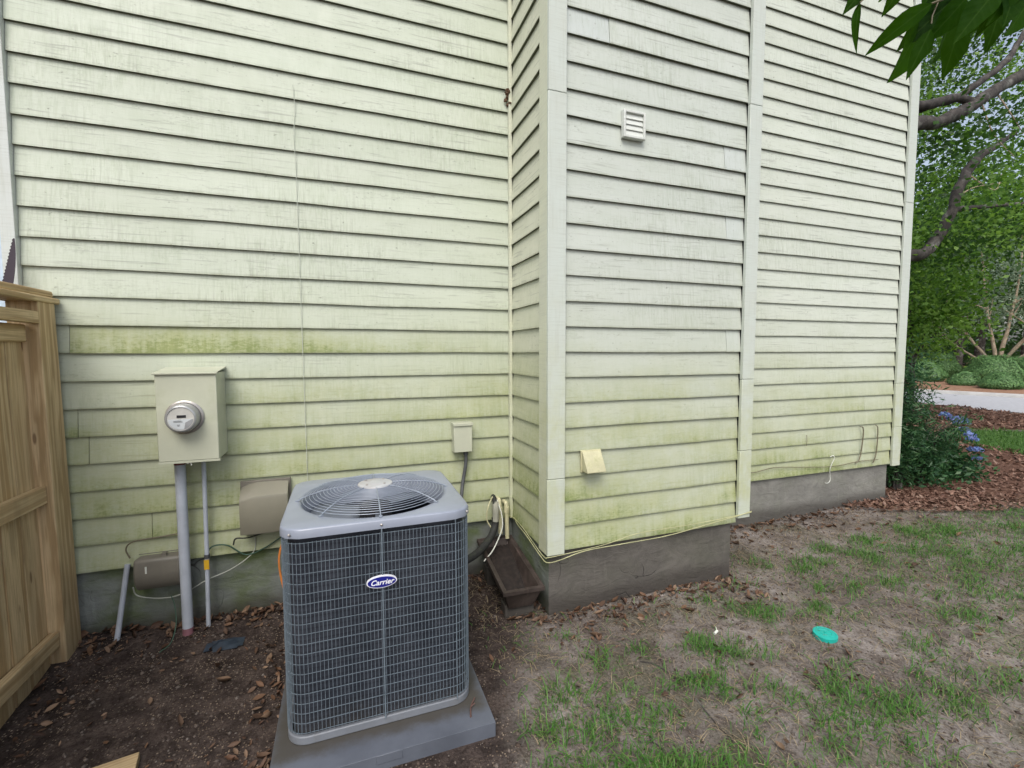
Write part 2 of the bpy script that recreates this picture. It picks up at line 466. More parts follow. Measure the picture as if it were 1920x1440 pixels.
def coil_material():
    m = M('condenser_coil')
    o = m.obj()
    s = m.sep(o)
    ang = m.math('MULTIPLY', m.math('ADD', s[0], s[1]), 1.0)
    w = m.math('SINE', m.math('MULTIPLY', ang, 1900.0))
    w2 = m.math('SINE', m.math('MULTIPLY', s[2], 250.0))
    nz = m.noise(m.mapv(o, (6, 6, 2.5)), 1.0, 5, 0.65)
    c = m.mix(m.mr(nz, 0.35, 0.7), (0.024, 0.029, 0.042), (0.058, 0.064, 0.082))
    c = m.mix(m.mr(w2, 0.2, 1.0, 0, 0.35), c, (0.012, 0.013, 0.018))
    c = m.mix(m.mr(m.math('ADD', s[2], m.math('MULTIPLY', nz, 0.35)), 0.42, 0.12, 0.0, 0.5), c, (0.085, 0.070, 0.052))
    m.bump(m.math('ADD', w, m.math('MULTIPLY', w2, 0.6)), 0.5, 0.001)
    return m.fin(c, 0.55, 0.25)
MAT_COIL = coil_material()

def pad_material():
    m = M('equipment_pad')
    o = m.obj(); s = m.sep(o)
    n = m.noise(o, 60, 4); n2 = m.noise(o, 3.5, 5, 0.6)
    c = m.mix(m.mr(n2, 0.3, 0.7), (0.078, 0.088, 0.110), (0.112, 0.126, 0.155))
    # grime washed out of the unit: a stained ring round its foot
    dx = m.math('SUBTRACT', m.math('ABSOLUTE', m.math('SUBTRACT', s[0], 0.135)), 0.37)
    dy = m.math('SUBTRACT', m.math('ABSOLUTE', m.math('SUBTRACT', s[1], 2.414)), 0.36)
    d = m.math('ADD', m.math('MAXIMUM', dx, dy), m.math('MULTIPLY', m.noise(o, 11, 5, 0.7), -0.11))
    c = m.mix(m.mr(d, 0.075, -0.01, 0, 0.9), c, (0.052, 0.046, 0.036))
    m.bump(n, 0.15, 0.002)
    return m.fin(c, 0.6)
MAT_PAD = pad_material()

def planter_material():
    m = M('rusty_brown_plastic')
    o = m.obj()
    n = m.noise(o, 6, 6, 0.65)
    n2 = m.noise(m.mapv(o, (30, 6, 6)), 1.0, 4)
    c = m.mix(m.mr(n, 0.35, 0.7), (0.028, 0.020, 0.017), (0.064, 0.049, 0.043))
    c = m.mix(m.mr(n2, 0.55, 0.75, 0, 0.5), c, (0.13, 0.09, 0.078))
    return m.fin(c, 0.55)
MAT_PLANTER = planter_material()

def leaf_material(name, cols, trans=0.35, rough=0.5, tcol=None):
    m = M(name)
    r = m.island()
    k = len(cols)
    c = m.ramp(r, *[(i / max(1, k - 1), cc) for i, cc in enumerate(cols)])
    m.fin(c, rough, 0.0, 0.35)
    if trans:
        t = m.n('BsdfTranslucent')
        if tcol: m.put(t.inputs[0], m.mix(0.6, c, tcol))
        else: m.put(t.inputs[0], c)
        mx = m.n('MixShader', {0: trans}); m.put(mx.inputs[1], m.b.outputs[0]); m.put(mx.inputs[2], t.outputs[0])
        m.nt.links.new(mx.outputs[0], m.out.inputs[0])
    return m.m
MAT_OAK = leaf_material('broadleaf_foliage', [(0.026, 0.075, 0.014), (0.060, 0.150, 0.024), (0.120, 0.245, 0.036), (0.040, 0.105, 0.020)], 0.50, 0.5, (0.24, 0.46, 0.035))
MAT_OAK_DEEP = leaf_material('deep_broadleaf_foliage', [(0.012, 0.040, 0.008), (0.026, 0.075, 0.014), (0.045, 0.110, 0.020)], 0.40, 0.5, (0.10, 0.24, 0.02))
MAT_OAK_PALE = leaf_material('pale_broadleaf_foliage', [(0.11, 0.23, 0.040), (0.17, 0.33, 0.060), (0.25, 0.40, 0.10)], 0.50, 0.5, (0.30, 0.52, 0.06))
MAT_DARKTREE = leaf_material('dark_foliage', [(0.018, 0.056, 0.018), (0.036, 0.095, 0.028), (0.065, 0.140, 0.038)], 0.42, 0.5, (0.13, 0.27, 0.04))
MAT_GREYTREE = leaf_material('grey_green_foliage', [(0.12, 0.20, 0.13), (0.20, 0.29, 0.19), (0.30, 0.38, 0.26), (0.15, 0.23, 0.14)], 0.4, 0.6)
MAT_HEDGE = leaf_material('clipped_foliage', [(0.050, 0.125, 0.040), (0.095, 0.200, 0.065), (0.155, 0.285, 0.095)], 0.12, 0.5)
MAT_SHRUB = leaf_material('shrub_foliage', [(0.018, 0.062, 0.026), (0.036, 0.105, 0.038), (0.070, 0.150, 0.052)], 0.3, 0.4)
MAT_GRASS = leaf_material('grass_blades', [(0.045, 0.145, 0.022), (0.080, 0.215, 0.034), (0.125, 0.250, 0.055), (0.055, 0.170, 0.028), (0.19, 0.24, 0.085)], 0.35, 0.5)
MAT_STRAW = leaf_material('dry_grass', [(0.24, 0.19, 0.115), (0.36, 0.29, 0.185), (0.20, 0.155, 0.10)], 0.2, 0.7)
MAT_LITTER = leaf_material('dead_leaves', [(0.045, 0.025, 0.017), (0.095, 0.048, 0.027), (0.16, 0.090, 0.052), (0.060, 0.034, 0.022), (0.26, 0.175, 0.115), (0.075, 0.040, 0.025), (0.12, 0.075, 0.05)], 0.10, 0.65)
MAT_MULCH = leaf_material('mulch_litter', [(0.085, 0.045, 0.032), (0.16, 0.085, 0.060), (0.24, 0.145, 0.105), (0.12, 0.063, 0.044), (0.32, 0.22, 0.17)], 0.08, 0.7)
MAT_HYDRANGEA = leaf_material('blue_petals', [(0.12, 0.20, 0.48), (0.20, 0.30, 0.58), (0.27, 0.27, 0.52)], 0.3, 0.6)

def bark_material(name, a, b, lichen=0.3):
    m = M(name)
    o = m.obj()
    n = m.noise(m.mapv(o, (9, 9, 5)), 1.0, 6, 0.7)
    n2 = m.noise(o, 3.2, 5, 0.6)
    c = m.mix(m.mr(n, 0.35, 0.68), a, b)
    c = m.mix(m.mr(n2, 0.52, 0.66, 0, lichen), c, (0.30, 0.31, 0.28))
    m.bump(n, 0.7, 0.03)
    return m.fin(c, 0.85)
MAT_BARK = bark_material('oak_bark', (0.018, 0.015, 0.013), (0.070, 0.060, 0.054), 0.4)
MAT_BARK_TAN = bark_material('smooth_tan_bark', (0.26, 0.20, 0.14), (0.44, 0.36, 0.26), 0.25)

def leaf_green_material():
    m = M('glossy_leaf')
    o = m.obj(); s = m.sep(o)
    rnd = m.n('ObjectInfo').outputs['Random']
    vein = m.math('SINE', m.math('MULTIPLY', m.math('SUBTRACT', m.math('ABSOLUTE', s[1]), m.math('MULTIPLY', s[0], 0.55)), 520.0))
    n = m.noise(o, 40, 4)
    c = m.mix(rnd, (0.004, 0.020, 0.0008), (0.014, 0.050, 0.001))  # shade of the canopy above is put into this dark green
    c = m.mix(m.mr(vein, 0.55, 1.0, 0, 0.15), c, (0.03, 0.075, 0.012))
    c = m.mix(m.mr(n, 0.45, 0.7, 0, 0.3), c, (0.020, 0.055, 0.010))
    c = m.mix(m.mr(m.math('ABSOLUTE', s[1]), 0.0016, 0.0004, 0, 0.35), c, (0.05, 0.10, 0.02))
    m.bump(vein, 0.15, 0.001)
    m.fin(c, 0.6, 0, 0.03)
    t = m.n('BsdfTranslucent'); m.put(t.inputs[0], m.mix(0.5, c, (0.11, 0.26, 0.006)))
    mx = m.n('MixShader', {0: 0.42}); m.put(mx.inputs[1], m.b.outputs[0]); m.put(mx.inputs[2], t.outputs[0])
    m.nt.links.new(mx.outputs[0], m.out.inputs[0])
    return m.m
MAT_LEAF = leaf_green_material()

def ground_material():
    m = M('soil')
    p = m.pos(); s = m.sep(p)
    n1 = m.noise(p, 1.6, 6, 0.6); n2 = m.noise(p, 9.0, 6, 0.65); n3 = m.noise(p, 70.0, 5, 0.7); n4 = m.noise(p, 320.0, 3, 0.6)
    gray = m.mix(m.mr(n1, 0.34, 0.68), (0.158, 0.138, 0.124), (0.300, 0.272, 0.254))
    gray = m.mix(m.mr(n2, 0.42, 0.66, 0, 0.65), gray, (0.070, 0.053, 0.042))
    moss = m.math('MULTIPLY', m.mr(m.noise(p, 2.3, 5, 0.6), 0.48, 0.66), 0.40)
    gray = m.mix(moss, gray, (0.080, 0.088, 0.036))
    dark = m.mix(m.mr(n2, 0.34, 0.68), (0.032, 0.024, 0.0215), (0.088, 0.068, 0.060))
    # damp bare soil in the corner by the unit
    e = m.math('ADD', s[0], m.math('MULTIPLY', m.math('SUBTRACT', n1, 0.5), 1.1))
    e = m.math('ADD', e, m.math('MULTIPLY', m.math('SUBTRACT', s[1], 2.3), -0.55))
    k = m.mr(e, 1.30, 0.72)
    c = m.mix(k, gray, dark)
    c = m.mix(m.mr(n3, 0.42, 0.66, 0, 0.80), c, m.mix(1.0, c, (0.40, 0.36, 0.33), 'MULTIPLY'))
    c = m.mix(m.mr(n4, 0.62, 0.78, 0, 0.40), c, m.mix(1.0, c, (1.7, 1.66, 1.6), 'MULTIPLY'))
    vor = m.n('TexVoronoi', {'Vector': m.mapv(p, (1, 1, 0.3)), 'Scale': 95.0, 'Randomness': 1.0})
    vc = m.sep(vor.outputs['Color'])
    bit = m.math('MULTIPLY', m.mr(vor.outputs['Distance'], 0.42, 0.30), m.mr(vc[0], 0.62, 0.66))
    bit = m.math('MULTIPLY', bit, m.mr(m.noise(p, 4.0, 4), 0.36, 0.58))
    c = m.mix(m.math('MULTIPLY', bit, 0.85), c, m.mix(vc[1], m.mix(vc[2], (0.050, 0.032, 0.022), (0.13, 0.085, 0.06)), (0.36, 0.29, 0.22)))
    far = m.mr(s[0], 14, 30)
    c = m.mix(far, c, (0.10, 0.085, 0.05))
    h = m.math('ADD', m.math('MULTIPLY', n3, 0.8), m.math('ADD', m.math('MULTIPLY', n2, 1.2), m.math('MULTIPLY', n4, 0.25)))
    m.bump(h, 0.75, 0.014)
    return m.fin(c, 0.92, 0, 0.15)
MAT_SOIL = ground_material()

def sheet_material(name, a, b, c2, scale=40, bump=0.6):
    m = M(name)
    p = m.pos()
    n1 = m.noise(p, 2.0, 5); n2 = m.noise(p, scale, 5, 0.7); n3 = m.noise(p, scale * 0.25, 4)
    c = m.mix(m.mr(n2, 0.35, 0.68), a, b)
    c = m.mix(m.mr(n3, 0.45, 0.7, 0, 0.5), c, c2)
    m.bump(n2, bump, 0.02)
    return m.fin(c, 0.9, 0, 0.15)
MAT_MULCHBED = sheet_material('pine_mulch', (0.075, 0.040, 0.028), (0.155, 0.085, 0.060), (0.10, 0.052, 0.036))
MAT_STRAWBED = sheet_material('pine_straw', (0.22, 0.125, 0.080), (0.32, 0.195, 0.130), (0.25, 0.14, 0.09), 9)
MAT_LAWN = sheet_material('lawn_turf', (0.035, 0.085, 0.018), (0.070, 0.145, 0.030), (0.050, 0.110, 0.025), 60)
MAT_ASPHALT = sheet_material('sunlit_asphalt', (0.37, 0.375, 0.395), (0.44, 0.445, 0.465), (0.40, 0.405, 0.425), 12, 0.2)  # pale colour stands in for sunlight on the road
MAT_KERB = plain('concrete_kerb', (0.42, 0.415, 0.40), 0.85, 0, 0.12, 3, 0.1)

# ================================================================== SETTING: ground
def gz(x, y):
    x = np.asarray(x, float); y = np.asarray(y, float)
    near = sstep(14, 7, x)
    z = (fbm(x, y, 1.3, 1) - 0.5) * 0.05 * near + (fbm(x, y, 9, 5, 3) - 0.5) * 0.018 * near
    # flatten where things stand
    dx = np.maximum(np.abs(x - 0.15) - 0.50, 0); dy = np.maximum(np.abs(y - 2.36) - 0.52, 0)
    k = sstep(0.02, 0.25, np.hypot(dx, dy))
    z = z * k
    # litter banked up along the left foundation and a dip by the fence
    z = z + 0.035 * sstep(2.95, 3.3, y) * sstep(0.3, -0.4, x)
    z = z - 0.03 * sstep(-1.20, -1.45, x) * sstep(3.0, 2.7, y)
    return z

def axis(parts):
    out = []
    for a, b, st in parts:
        out.append(np.arange(a, b, st))
    out.append([parts[-1][1]])
    return np.concatenate(out)
gx = axis([(-120, -20, 20), (-20, -4, 2), (-4, -2, .2), (-2, 6, .028), (6, 9, .06), (9, 30, .5), (30, 180, 15)])
gy = axis([(-120, -20, 20), (-20, -2, 2), (-2, 0.6, .2), (0.6, 3.6, .028), (3.6, 16, .4), (16, 180, 16)])
GX, GY = np.meshgrid(gx, gy, indexing='ij')
GZ = gz(GX, GY)
idx = np.arange(GX.size).reshape(GX.shape)
F = np.stack([idx[:-1, :-1], idx[1:, :-1], idx[1:, 1:], idx[:-1, 1:]], -1).reshape(-1, 4)
tag(np_mesh('ground', np.stack([GX, GY, GZ], -1).reshape(-1, 3), F, MAT_SOIL, None, True), kind='structure')

def poly_sd(px, py, poly):
    """signed distance, inside positive."""
    d = np.full(px.shape, 1e9); ins = np.zeros(px.shape, bool)
    n = len(poly)
    for i in range(n):
        ax, ay = poly[i]; bx, by = poly[(i + 1) % n]
        ex, ey = bx - ax, by - ay
        t = np.clip(((px - ax) * ex + (py - ay) * ey) / (ex * ex + ey * ey), 0, 1)
        d = np.minimum(d, np.hypot(px - ax - t * ex, py - ay - t * ey))
        c = ((ay > py) != (by > py)) & (px < (bx - ax) * (py - ay) / (by - ay + 1e-12) + ax)
        ins ^= c
    return np.where(ins, d, -d)

def sheet(name, poly, step, height, feather, mat, rough=0.0, jag=0.0):
    xs = [p[0] for p in poly]; ys = [p[1] for p in poly]
    X, Y = np.meshgrid(np.arange(min(xs) - step, max(xs) + step, step), np.arange(min(ys) - step, max(ys) + step, step), indexing='ij')
    sd = poly_sd(X, Y, poly) + (fbm(X, Y, 2.2, 9) - 0.5) * jag
    Z = gz(X, Y) + np.clip(sd / feather, -1, 1) * height + (fbm(X, Y, 6, 3) - 0.5) * rough
    ix = np.arange(X.size).reshape(X.shape)
    ok = (sd > -feather)
    keep = ok[:-1, :-1] & ok[1:, :-1] & ok[1:, 1:] & ok[:-1, 1:]
    Fq = np.stack([ix[:-1, :-1], ix[1:, :-1], ix[1:, 1:], ix[:-1, 1:]], -1)[keep]
    used = np.unique(Fq); remap = np.full(X.size, -1); remap[used] = np.arange(len(used))
    V = np.stack([X, Y, Z], -1).reshape(-1, 3)[used]
    return tag(np_mesh(name, V, remap[Fq], mat, None, True), kind='structure')

MULCH = [(5.30, 3.46), (5.55, 3.30), (5.95, 3.12), (6.5, 2.96), (7.3, 2.86), (9.0, 2.5), (10.4, 3.7), (10.9, 5.0), (12.6, 6.4), (14.6, 5.2), (17.5, 1.0), (18.8, 3.0), (17.3, 6.6), (17.9, 8.6), (18.6, 10.5), (17.0, 11.0), (6.1, 8.0), (6.1, 3.5)]
LAWN = [(10.1, 3.6), (10.6, 5.0), (12.5, 6.2), (14.1, 5.3), (17.0, 0.5), (14, -3.0), (8.5, -2.0), (9.0, 2.2)]
sheet('mulch_bed', MULCH, 0.07, 0.035, 0.25, MAT_MULCHBED, 0.05, 0.25)
sheet('lawn', LAWN, 0.12, 0.03, 0.25, MAT_LAWN, 0.02, 0.2)

# road beyond the bed, running across the view
RD = Vector((-0.22, 1.0, 0)).normalized()           # along the road
RN = Vector((RD.y, -RD.x, 0))                       # towards the far side
RO = Vector((17.65, 7.87, 0))
def road_pt(a, n, z): q = RO + RD * a + RN * n; return (q.x, q.y, z)
v = []; f = []
for i in range(41):
    a = -45 + 90 * i / 40
    v += [road_pt(a, 0.0, 0.012), road_pt(a, 3.0, 0.055), road_pt(a, 6.0, 0.02)]
for i in range(40):
    b = i * 3
    f += [(b, b + 1, b + 4, b + 3), (b + 1, b + 2, b + 5, b + 4)]
tag(mesh_obj('road', v, f, MAT_ASPHALT), kind='structure')
mb = MB()
for i in range(30):
    a0, a1 = -45 + 3 * i, -45 + 3 * (i + 1) - 0.02
    pr = [(6.0, -0.05), (6.03, 0.13), (6.06, 0.15), (6.24, 0.15), (6.24, -0.05)]
    vs = [road_pt(a0, n, z) for n, z in pr] + [road_pt(a1, n, z) for n, z in pr]
    mb.add(vs, [(0, 1, 2, 3, 4)[::-1], (5, 6, 7, 8, 9)] + [(k, (k + 1) % 5, 5 + (k + 1) % 5, 5 + k) for k in range(5)])
tag(mb.build('kerb', MAT_KERB, smooth=True), kind='structure')
v = []; f = []
for i in range(41):
    a = -45 + 90 * i / 40
    v += [road_pt(a, 6.24, 0.12), road_pt(a, 9, 0.26), road_pt(a, 22, 0.34), road_pt(a, 60, 0.4)]
for i in range(40):
    for k in range(3):
        b = i * 4 + k
        f.append((b, b + 1, b + 5, b + 4))
tag(mesh_obj('pine_straw_bed', v, f, MAT_STRAWBED, None, True), kind='structure')

# ================================================================== HOUSE
E_ = 0.16
Z0 = 0.438
YL, YM, YR = 3.313, 2.620, 3.419
house = thing('house', 'cream house wall of weathered lap siding with green algae above a grey foundation', 'house')
TH = 0.018
def board(L, name='siding_board', mat=MAT_SIDING, tint=(0.62, 0.64, 0.52), boost=0.0, loc=(0, 0, 0), rot=0.0, h=E_, warp=1.0, hl=None):
    n = max(1, min(6, int(L / 0.40)))
    vs = []
    ph = random.random() * 100
    for i in range(n + 1):
        x = L * i / n
        dz = (mnoise.noise((x * 1.7 + ph, 0, 0))) * 0.0050 * warp
        dy = (mnoise.noise((x * 1.3 + ph, 5, 0))) * 0.0030 * warp
        if i == n: dy -= random.random() * 0.003 * warp
        top = h + 0.02
        vs += [(x, dy, dz), (x, TH + 0.0012, top), (x, 0.030, top), (x, TH + dy, dz)]
    fs = [(0, 3, 2, 1), (4 * n, 4 * n + 1, 4 * n + 2, 4 * n + 3)]
    for i in range(n):
        a, b = 4 * i, 4 * i + 4
        fs += [(a, a + 1, b + 1, b)[::-1], (a + 1, a + 2, b + 2, b + 1)[::-1], (a + 2, a + 3, b + 3, b + 2)[::-1], (a + 3, a, b, b + 3)[::-1]]
    o = mesh_obj(name, vs, fs, mat, house, False, loc)
    o.rotation_euler = (0, 0, rot)
    o.color = (*tint, 1)
    at = o.data.attributes.new('growth', 'FLOAT', 'POINT')      # how far algae has taken hold along the board
    kb = loc[2]
    wild = 0.30 * max(0.0, min(1.0, (2.0 - kb) / 0.8))
    prof = boost if isinstance(boost, (list, tuple)) else [boost]
    vals = []
    for i in range(n + 1):
        u = i / n * (len(prof) - 1); j = int(min(u, len(prof) - 2)) if len(prof) > 1 else 0
        b_ = prof[j] + (prof[j + 1] - prof[j]) * (u - j) if len(prof) > 1 else prof[0]
        b_ += wild * (random.random() - 0.62)
        vals += [b_] * 4
    at.data.foreach_set('value', vals)
    return o

def jit(t, a=0.03):
    k = 1 + random.uniform(-a, a)
    return tuple(min(0.85, c * k) for c in t)

T_LEFT = (0.520, 0.570, 0.480)
T_MID = (0.505, 0.545, 0.500)
T_MIDNEW = (0.515, 0.560, 0.540)
T_RIGHT = (0.560, 0.600, 0.530)
T_RET = (0.590, 0.605, 0.490)
ROWS = 36
XI = 1.190                                   # face of the inner corner
# left wall
cuts = {8: [-1.453], 4: [-1.397], 5: [-1.44], 1: [-1.116], 22: [-0.9], 27: [0.3], 31: [-0.6]}
boosts = {8: [0.85, 1.0, 0.85, 0.80, 0.45, 0.25, 0.06], 7: -0.08, 6: [0.0, 0.02, 0.05, 0.28, 0.18, 0.22, 0.25], 5: [0.0, 0.05, 0.1, 0.22, 0.22, 0.34, 0.40], 4: [0.1, 0.05, 0.1, 0.28, 0.16, 0.12, 0.15], 3: [0.16, 0.08, 0.1, 0.22, 0.2, 0.12, 0.1], 2: 0.12, 1: 0.08, 0: 0.04, 9: [0.1, 0.05, 0.0]}
for k in range(ROWS):
    xs = [-1.641] + cuts.get(k, []) + [XI]
    for i in range(len(xs) - 1):
        bst = boosts.get(k, 0.0)
        if k == 8 and i == 0: bst = 0.05
        board(xs[i + 1] - xs[i] - 0.003, tint=jit(T_LEFT), boost=bst, loc=(xs[i], YL, Z0 + k * E_), warp=1.0)
# return of the chase (faces left); boards run from the corner board back to the inner corner
for k in range(ROWS):
    board(3.305 - 2.735, tint=jit(T_RET), boost={7: .2, 2: .25, 1: .25, 0: .28}.get(k, 0.08 if k < 8 else 0), loc=(XI + 0.005, 3.300, Z0 + k * E_), rot=-math.pi / 2)
# front of the chase
mcuts = {20: (1.609, 'L'), 16: (2.55, 'R'), 13: (2.582, 'R'), 8: (2.612, 'R'), 25: (1.9, 'L')}
for k in range(ROWS):
    x0, x1 = 1.300, 2.742
    bst = {3: .06, 2: .18, 1: .22, 0: .26}.get(k, 0.0)
    wr = 1.5
    if k in mcuts:
        c, side = mcuts[k]
        ml, mr_ = (MAT_SIDING_NEW, MAT_SIDING) if side == 'L' else (MAT_SIDING, MAT_SIDING_NEW)
        board(c - x0 - 0.003, tint=jit(T_MIDNEW if side == 'L' else T_MID), mat=ml, loc=(x0, YM, Z0 + k * E_), warp=wr)
        board(x1 - c, tint=jit(T_MIDNEW if side == 'R' else T_MID), mat=mr_, loc=(c, YM - 0.002, Z0 + k * E_), warp=0.5)
    else:
        board(x1 - x0, tint=jit(T_MID), boost=bst, loc=(x0, YM, Z0 + k * E_), warp=wr)
# wall right of the chase
rcuts = {4: [5.378], 1: [5.704], 0: [5.6]}
for k in range(ROWS):
    xs = [2.80] + rcuts.get(k, []) + [5.850]
    for i in range(len(xs) - 1):
        board(xs[i + 1] - xs[i] - 0.003, tint=jit(T_RIGHT), boost={2: .05, 1: .09, 0: .14}.get(k, -0.04), loc=(xs[i], YR, Z0 + k * E_), warp=1.0)

def trim(name, x0, x1, y0, y1, z0, z1, tint, bev=0.003):
    o = MB().box(x0, x1, y0, y1, z0, z1).build(name, MAT_TRIM, house, bevel=bev)
    o.color = (*tint, 1)
    return o
T_TRIM = (0.530, 0.580, 0.535)
T_TRIMC = (0.600, 0.620, 0.49)
ZT = Z0 + ROWS * E_
trim('corner_board', -1.705, -1.643, 3.290, 3.335, 0.42, ZT, (0.58, 0.62, 0.60))
trim('inner_corner_trim', 1.178, 1.203, 3.288, 3.318, 0.44, ZT, T_TRIMC)
# left corner of the chase: a front board in three lengths and a side board
for z0, z1 in ((0.425, 0.916), (0.919, 3.27), (3.273, ZT)):
    trim('corner_board', 1.180, 1.302, 2.597, 2.618, z0, z1, T_TRIM)
for z0, z1 in ((0.425, ZT),):
    trim('corner_board', 1.181, 1.200, 2.6205, 2.738, z0, z1, T_TRIMC)
# right corner of the chase
for z0, z1 in ((0.475, 0.985), (0.988, 1.515), (1.518, 3.46), (3.463, ZT)):
    trim('corner_board', 2.738, 2.850, 2.592, 2.618, z0, z1, T_TRIM)
trim('corner_board', 2.828, 2.849, 2.6205, 2.74, 0.475, ZT, T_TRIM)
trim('siding_panel', 2.815, 2.835, 2.742, 3.405, 0.44, ZT, T_RET)
# far corner of the house
for z0, z1 in ((0.415, 0.86), (0.863, 1.36), (1.363, 3.36), (3.363, ZT)):
    trim('corner_board', 5.852, 5.985, 3.398, 3.424, z0, z1, T_TRIM)
trim('corner_board', 5.962, 5.984, 3.4265, 3.56, 0.415, ZT, T_TRIM)
trim('siding_panel', 5.945, 5.97, 3.562, 9.0, 0.43, ZT, T_RIGHT)

MAT_FND_L = foundation_material('damp_parged_block', (0.205, 0.225, 0.210), 0.90)
MAT_FND_M = foundation_material('dark_parged_block', (0.118, 0.109, 0.098), 0.08)
MAT_FND_R = foundation_material('grey_parged_block', (0.225, 0.221, 0.203), 0.12)
def rough_slab(name, p0, p1, nrm, z0, z1, mat, amp=0.004):
    """A parged wall face with slight unevenness and 8 cm of depth."""
    p0 = Vector(p0); p1 = Vector(p1); nrm = Vector(nrm)
    L = (p1 - p0).length; n = max(2, int(L / 0.06)); mz = 9
    vs = []
    for j in range(mz + 1):
        for i in range(n + 1):
            q = p0.lerp(p1, i / n); z = z0 + (z1 - z0) * j / mz
            d = (mnoise.noise((q.x * 3, q.y * 3, z * 4)) * 1.0 + mnoise.noise((q.x * 11, q.y * 11, z * 12)) * 0.5) * amp
            if i in (0, n): d = 0
            vs.append((q.x + nrm.x * d, q.y + nrm.y * d, z))
    fs = [(j * (n + 1) + i, j * (n + 1) + i + 1, (j + 1) * (n + 1) + i + 1, (j + 1) * (n + 1) + i) for j in range(mz) for i in range(n)]
    return mesh_obj(name, vs, fs, mat, house, True)
rough_slab('foundation', (-1.66, 3.350, 0), (1.215, 3.350, 0), (0, -1, 0), -0.3, 0.47, MAT_FND_L, 0.006)
rough_slab('foundation', (1.215, 3.350, 0), (1.215, 2.650, 0), (-1, 0, 0), -0.3, 0.47, MAT_FND_L, 0.004)
rough_slab('foundation', (1.215, 2.650, 0), (2.725, 2.650, 0), (0, -1, 0), -0.3, 0.50, MAT_FND_M, 0.006)
rough_slab('foundation', (2.725, 2.650, 0), (2.725, 3.450, 0), (1, 0, 0), -0.3, 0.50, MAT_FND_M, 0.004)
rough_slab('foundation', (2.725, 3.450, 0), (5.845, 3.450, 0), (0, -1, 0), -0.3, 0.47, MAT_FND_R, 0.007)
rough_slab('foundation', (5.845, 3.450, 0), (5.845, 9.0, 0), (1, 0, 0), -0.3, 0.47, MAT_FND_R, 0.004)
# solid dark backing, added behind the boards to stop light leaks
mbw = MB()
mbw.box(-1.66, 2.80, 3.345, 9.0, 0.455, ZT)
mbw.box(2.801, 5.94, 3.452, 9.0, 0.455, ZT)
mbw.box(1.2205, 2.80, 2.652, 3.344, 0.455, ZT)
tag(mbw.build('house_backing', MAT_DARK_IN, house), kind='stuff')

# louvered vent on the chase
t = thing('wall_vent', 'small square louvered vent high on the projecting wall section', 'vent', (1.782, YM, 3.165))
mb = MB()
for a in ((-.082, -.066, -.085, .085), (.066, .082, -.085, .085), (-.066, .066, .068, .085), (-.066, .066, -.085, -.068)):
    mb.box(a[0], a[1], -0.030, 0.004, a[2], a[3])
vf = mb.build('vent_frame', MAT_TRIM, t, bevel=0.003); vf.color = (0.62, 0.65, 0.62, 1)
for k in range(4):
    zc = 0.050 - 0.0335 * k
    o = MB().prism([(-0.013, zc + 0.020), (-0.009, zc + 0.020), (-0.018, zc - 0.0185), (-0.023, zc - 0.017)], -0.0655, 0.0655).build('louver_slat', MAT_TRIM, t)
    o.color = (0.62, 0.65, 0.62, 1)
o = MB().box(-0.0655, 0.0655, -0.001, 0.004, -0.0675, 0.0675).build('vent_back', MAT_DARK_IN, t)
# low exhaust hood
t = thing('vent_hood', 'small cream exhaust hood low on the projecting wall section', 'vent', (1.497, YM, 1.012))
o = MB().prism([(0.004, 0.066), (-0.018, 0.066), (-0.085, -0.052), (-0.085, -0.062), (0.004, -0.062)], -0.068, 0.068).build('hood', MAT_CREAM_PIPE, t, bevel=0.003)
MB().box(-0.074, 0.074, -0.010, 0.004, -0.072, 0.072).build('flange', MAT_CREAM_PIPE, t, bevel=0.002)
# wasp mud nest in the corner
rg = random.Random(3)
vs, fs = [], []
mb = MB()
for i in range(14):
    c = Vector((1.165 + rg.uniform(-.02, .015), 3.300 + rg.uniform(-.012, .01), 3.575 + rg.uniform(-.055, .05)))
    rr_ = rg.uniform(.006, .013)
    mb.tube([c, c + Vector((rg.uniform(-.02, .02), -0.01, rg.uniform(-.02, .02)))], [rr_, rr_ * .7], 6)
tag(mb.build('mud_nest', plain('mud', (0.10, 0.055, 0.030), 0.9), smooth=True), 'small brown insect nest stuck in the siding corner', 'nest')
SETUP_DONE = True

# ================================================================== AIR CONDITIONER
def hollow(prof_o, prof_i, z0, z1):
    n = len(prof_o)
    vs = [(x, y, z0) for x, y in prof_o] + [(x, y, z1) for x, y in prof_o] + [(x, y, z0) for x, y in prof_i] + [(x, y, z1) for x, y in prof_i]
    fs = []
    for i in range(n):
        j = (i + 1) % n
        fs += [(i, j, n + j, n + i), (n + i, n + j, 3 * n + j, 3 * n + i), (3 * n + i, 3 * n + j, 2 * n + j, 2 * n + i), (2 * n + i, 2 * n + j, j, i)]
    return vs, fs
PX, PY = 0.135, 2.414
pad = MB().box(-0.318, 0.598, 1.868, 2.90, -0.03, 0.066)
pad.box(0.085, 0.19, 1.8655, 1.8679, 0.030, 0.0655)
tag(pad.build('equipment_pad', MAT_PAD, bevel=0.006), 'grey composite pad on bare soil under the air conditioner', 'equipment pad')

AW, AD, ART = 0.814, 0.793, 0.096
AB, AT = 0.067, 0.999
ac = thing('air_conditioner', 'grey outdoor air conditioner unit with wire grille and round top fan guard', 'air conditioner', (PX, PY, 0))
# base pan
mb = MB(); mb.add(*hollow(rrect(AW - .012, AD - .012, ART - .006, 8), rrect(AW - .05, AD - .05, ART - .025, 8), AB, AB + 0.036))
mb.build('base_pan', plain('dusty_enamel', (0.165, 0.180, 0.205), 0.5, 0, 0.1, 9, 0, ((0.09, 0.085, 0.07), 0.7)), ac, bevel=0.004)
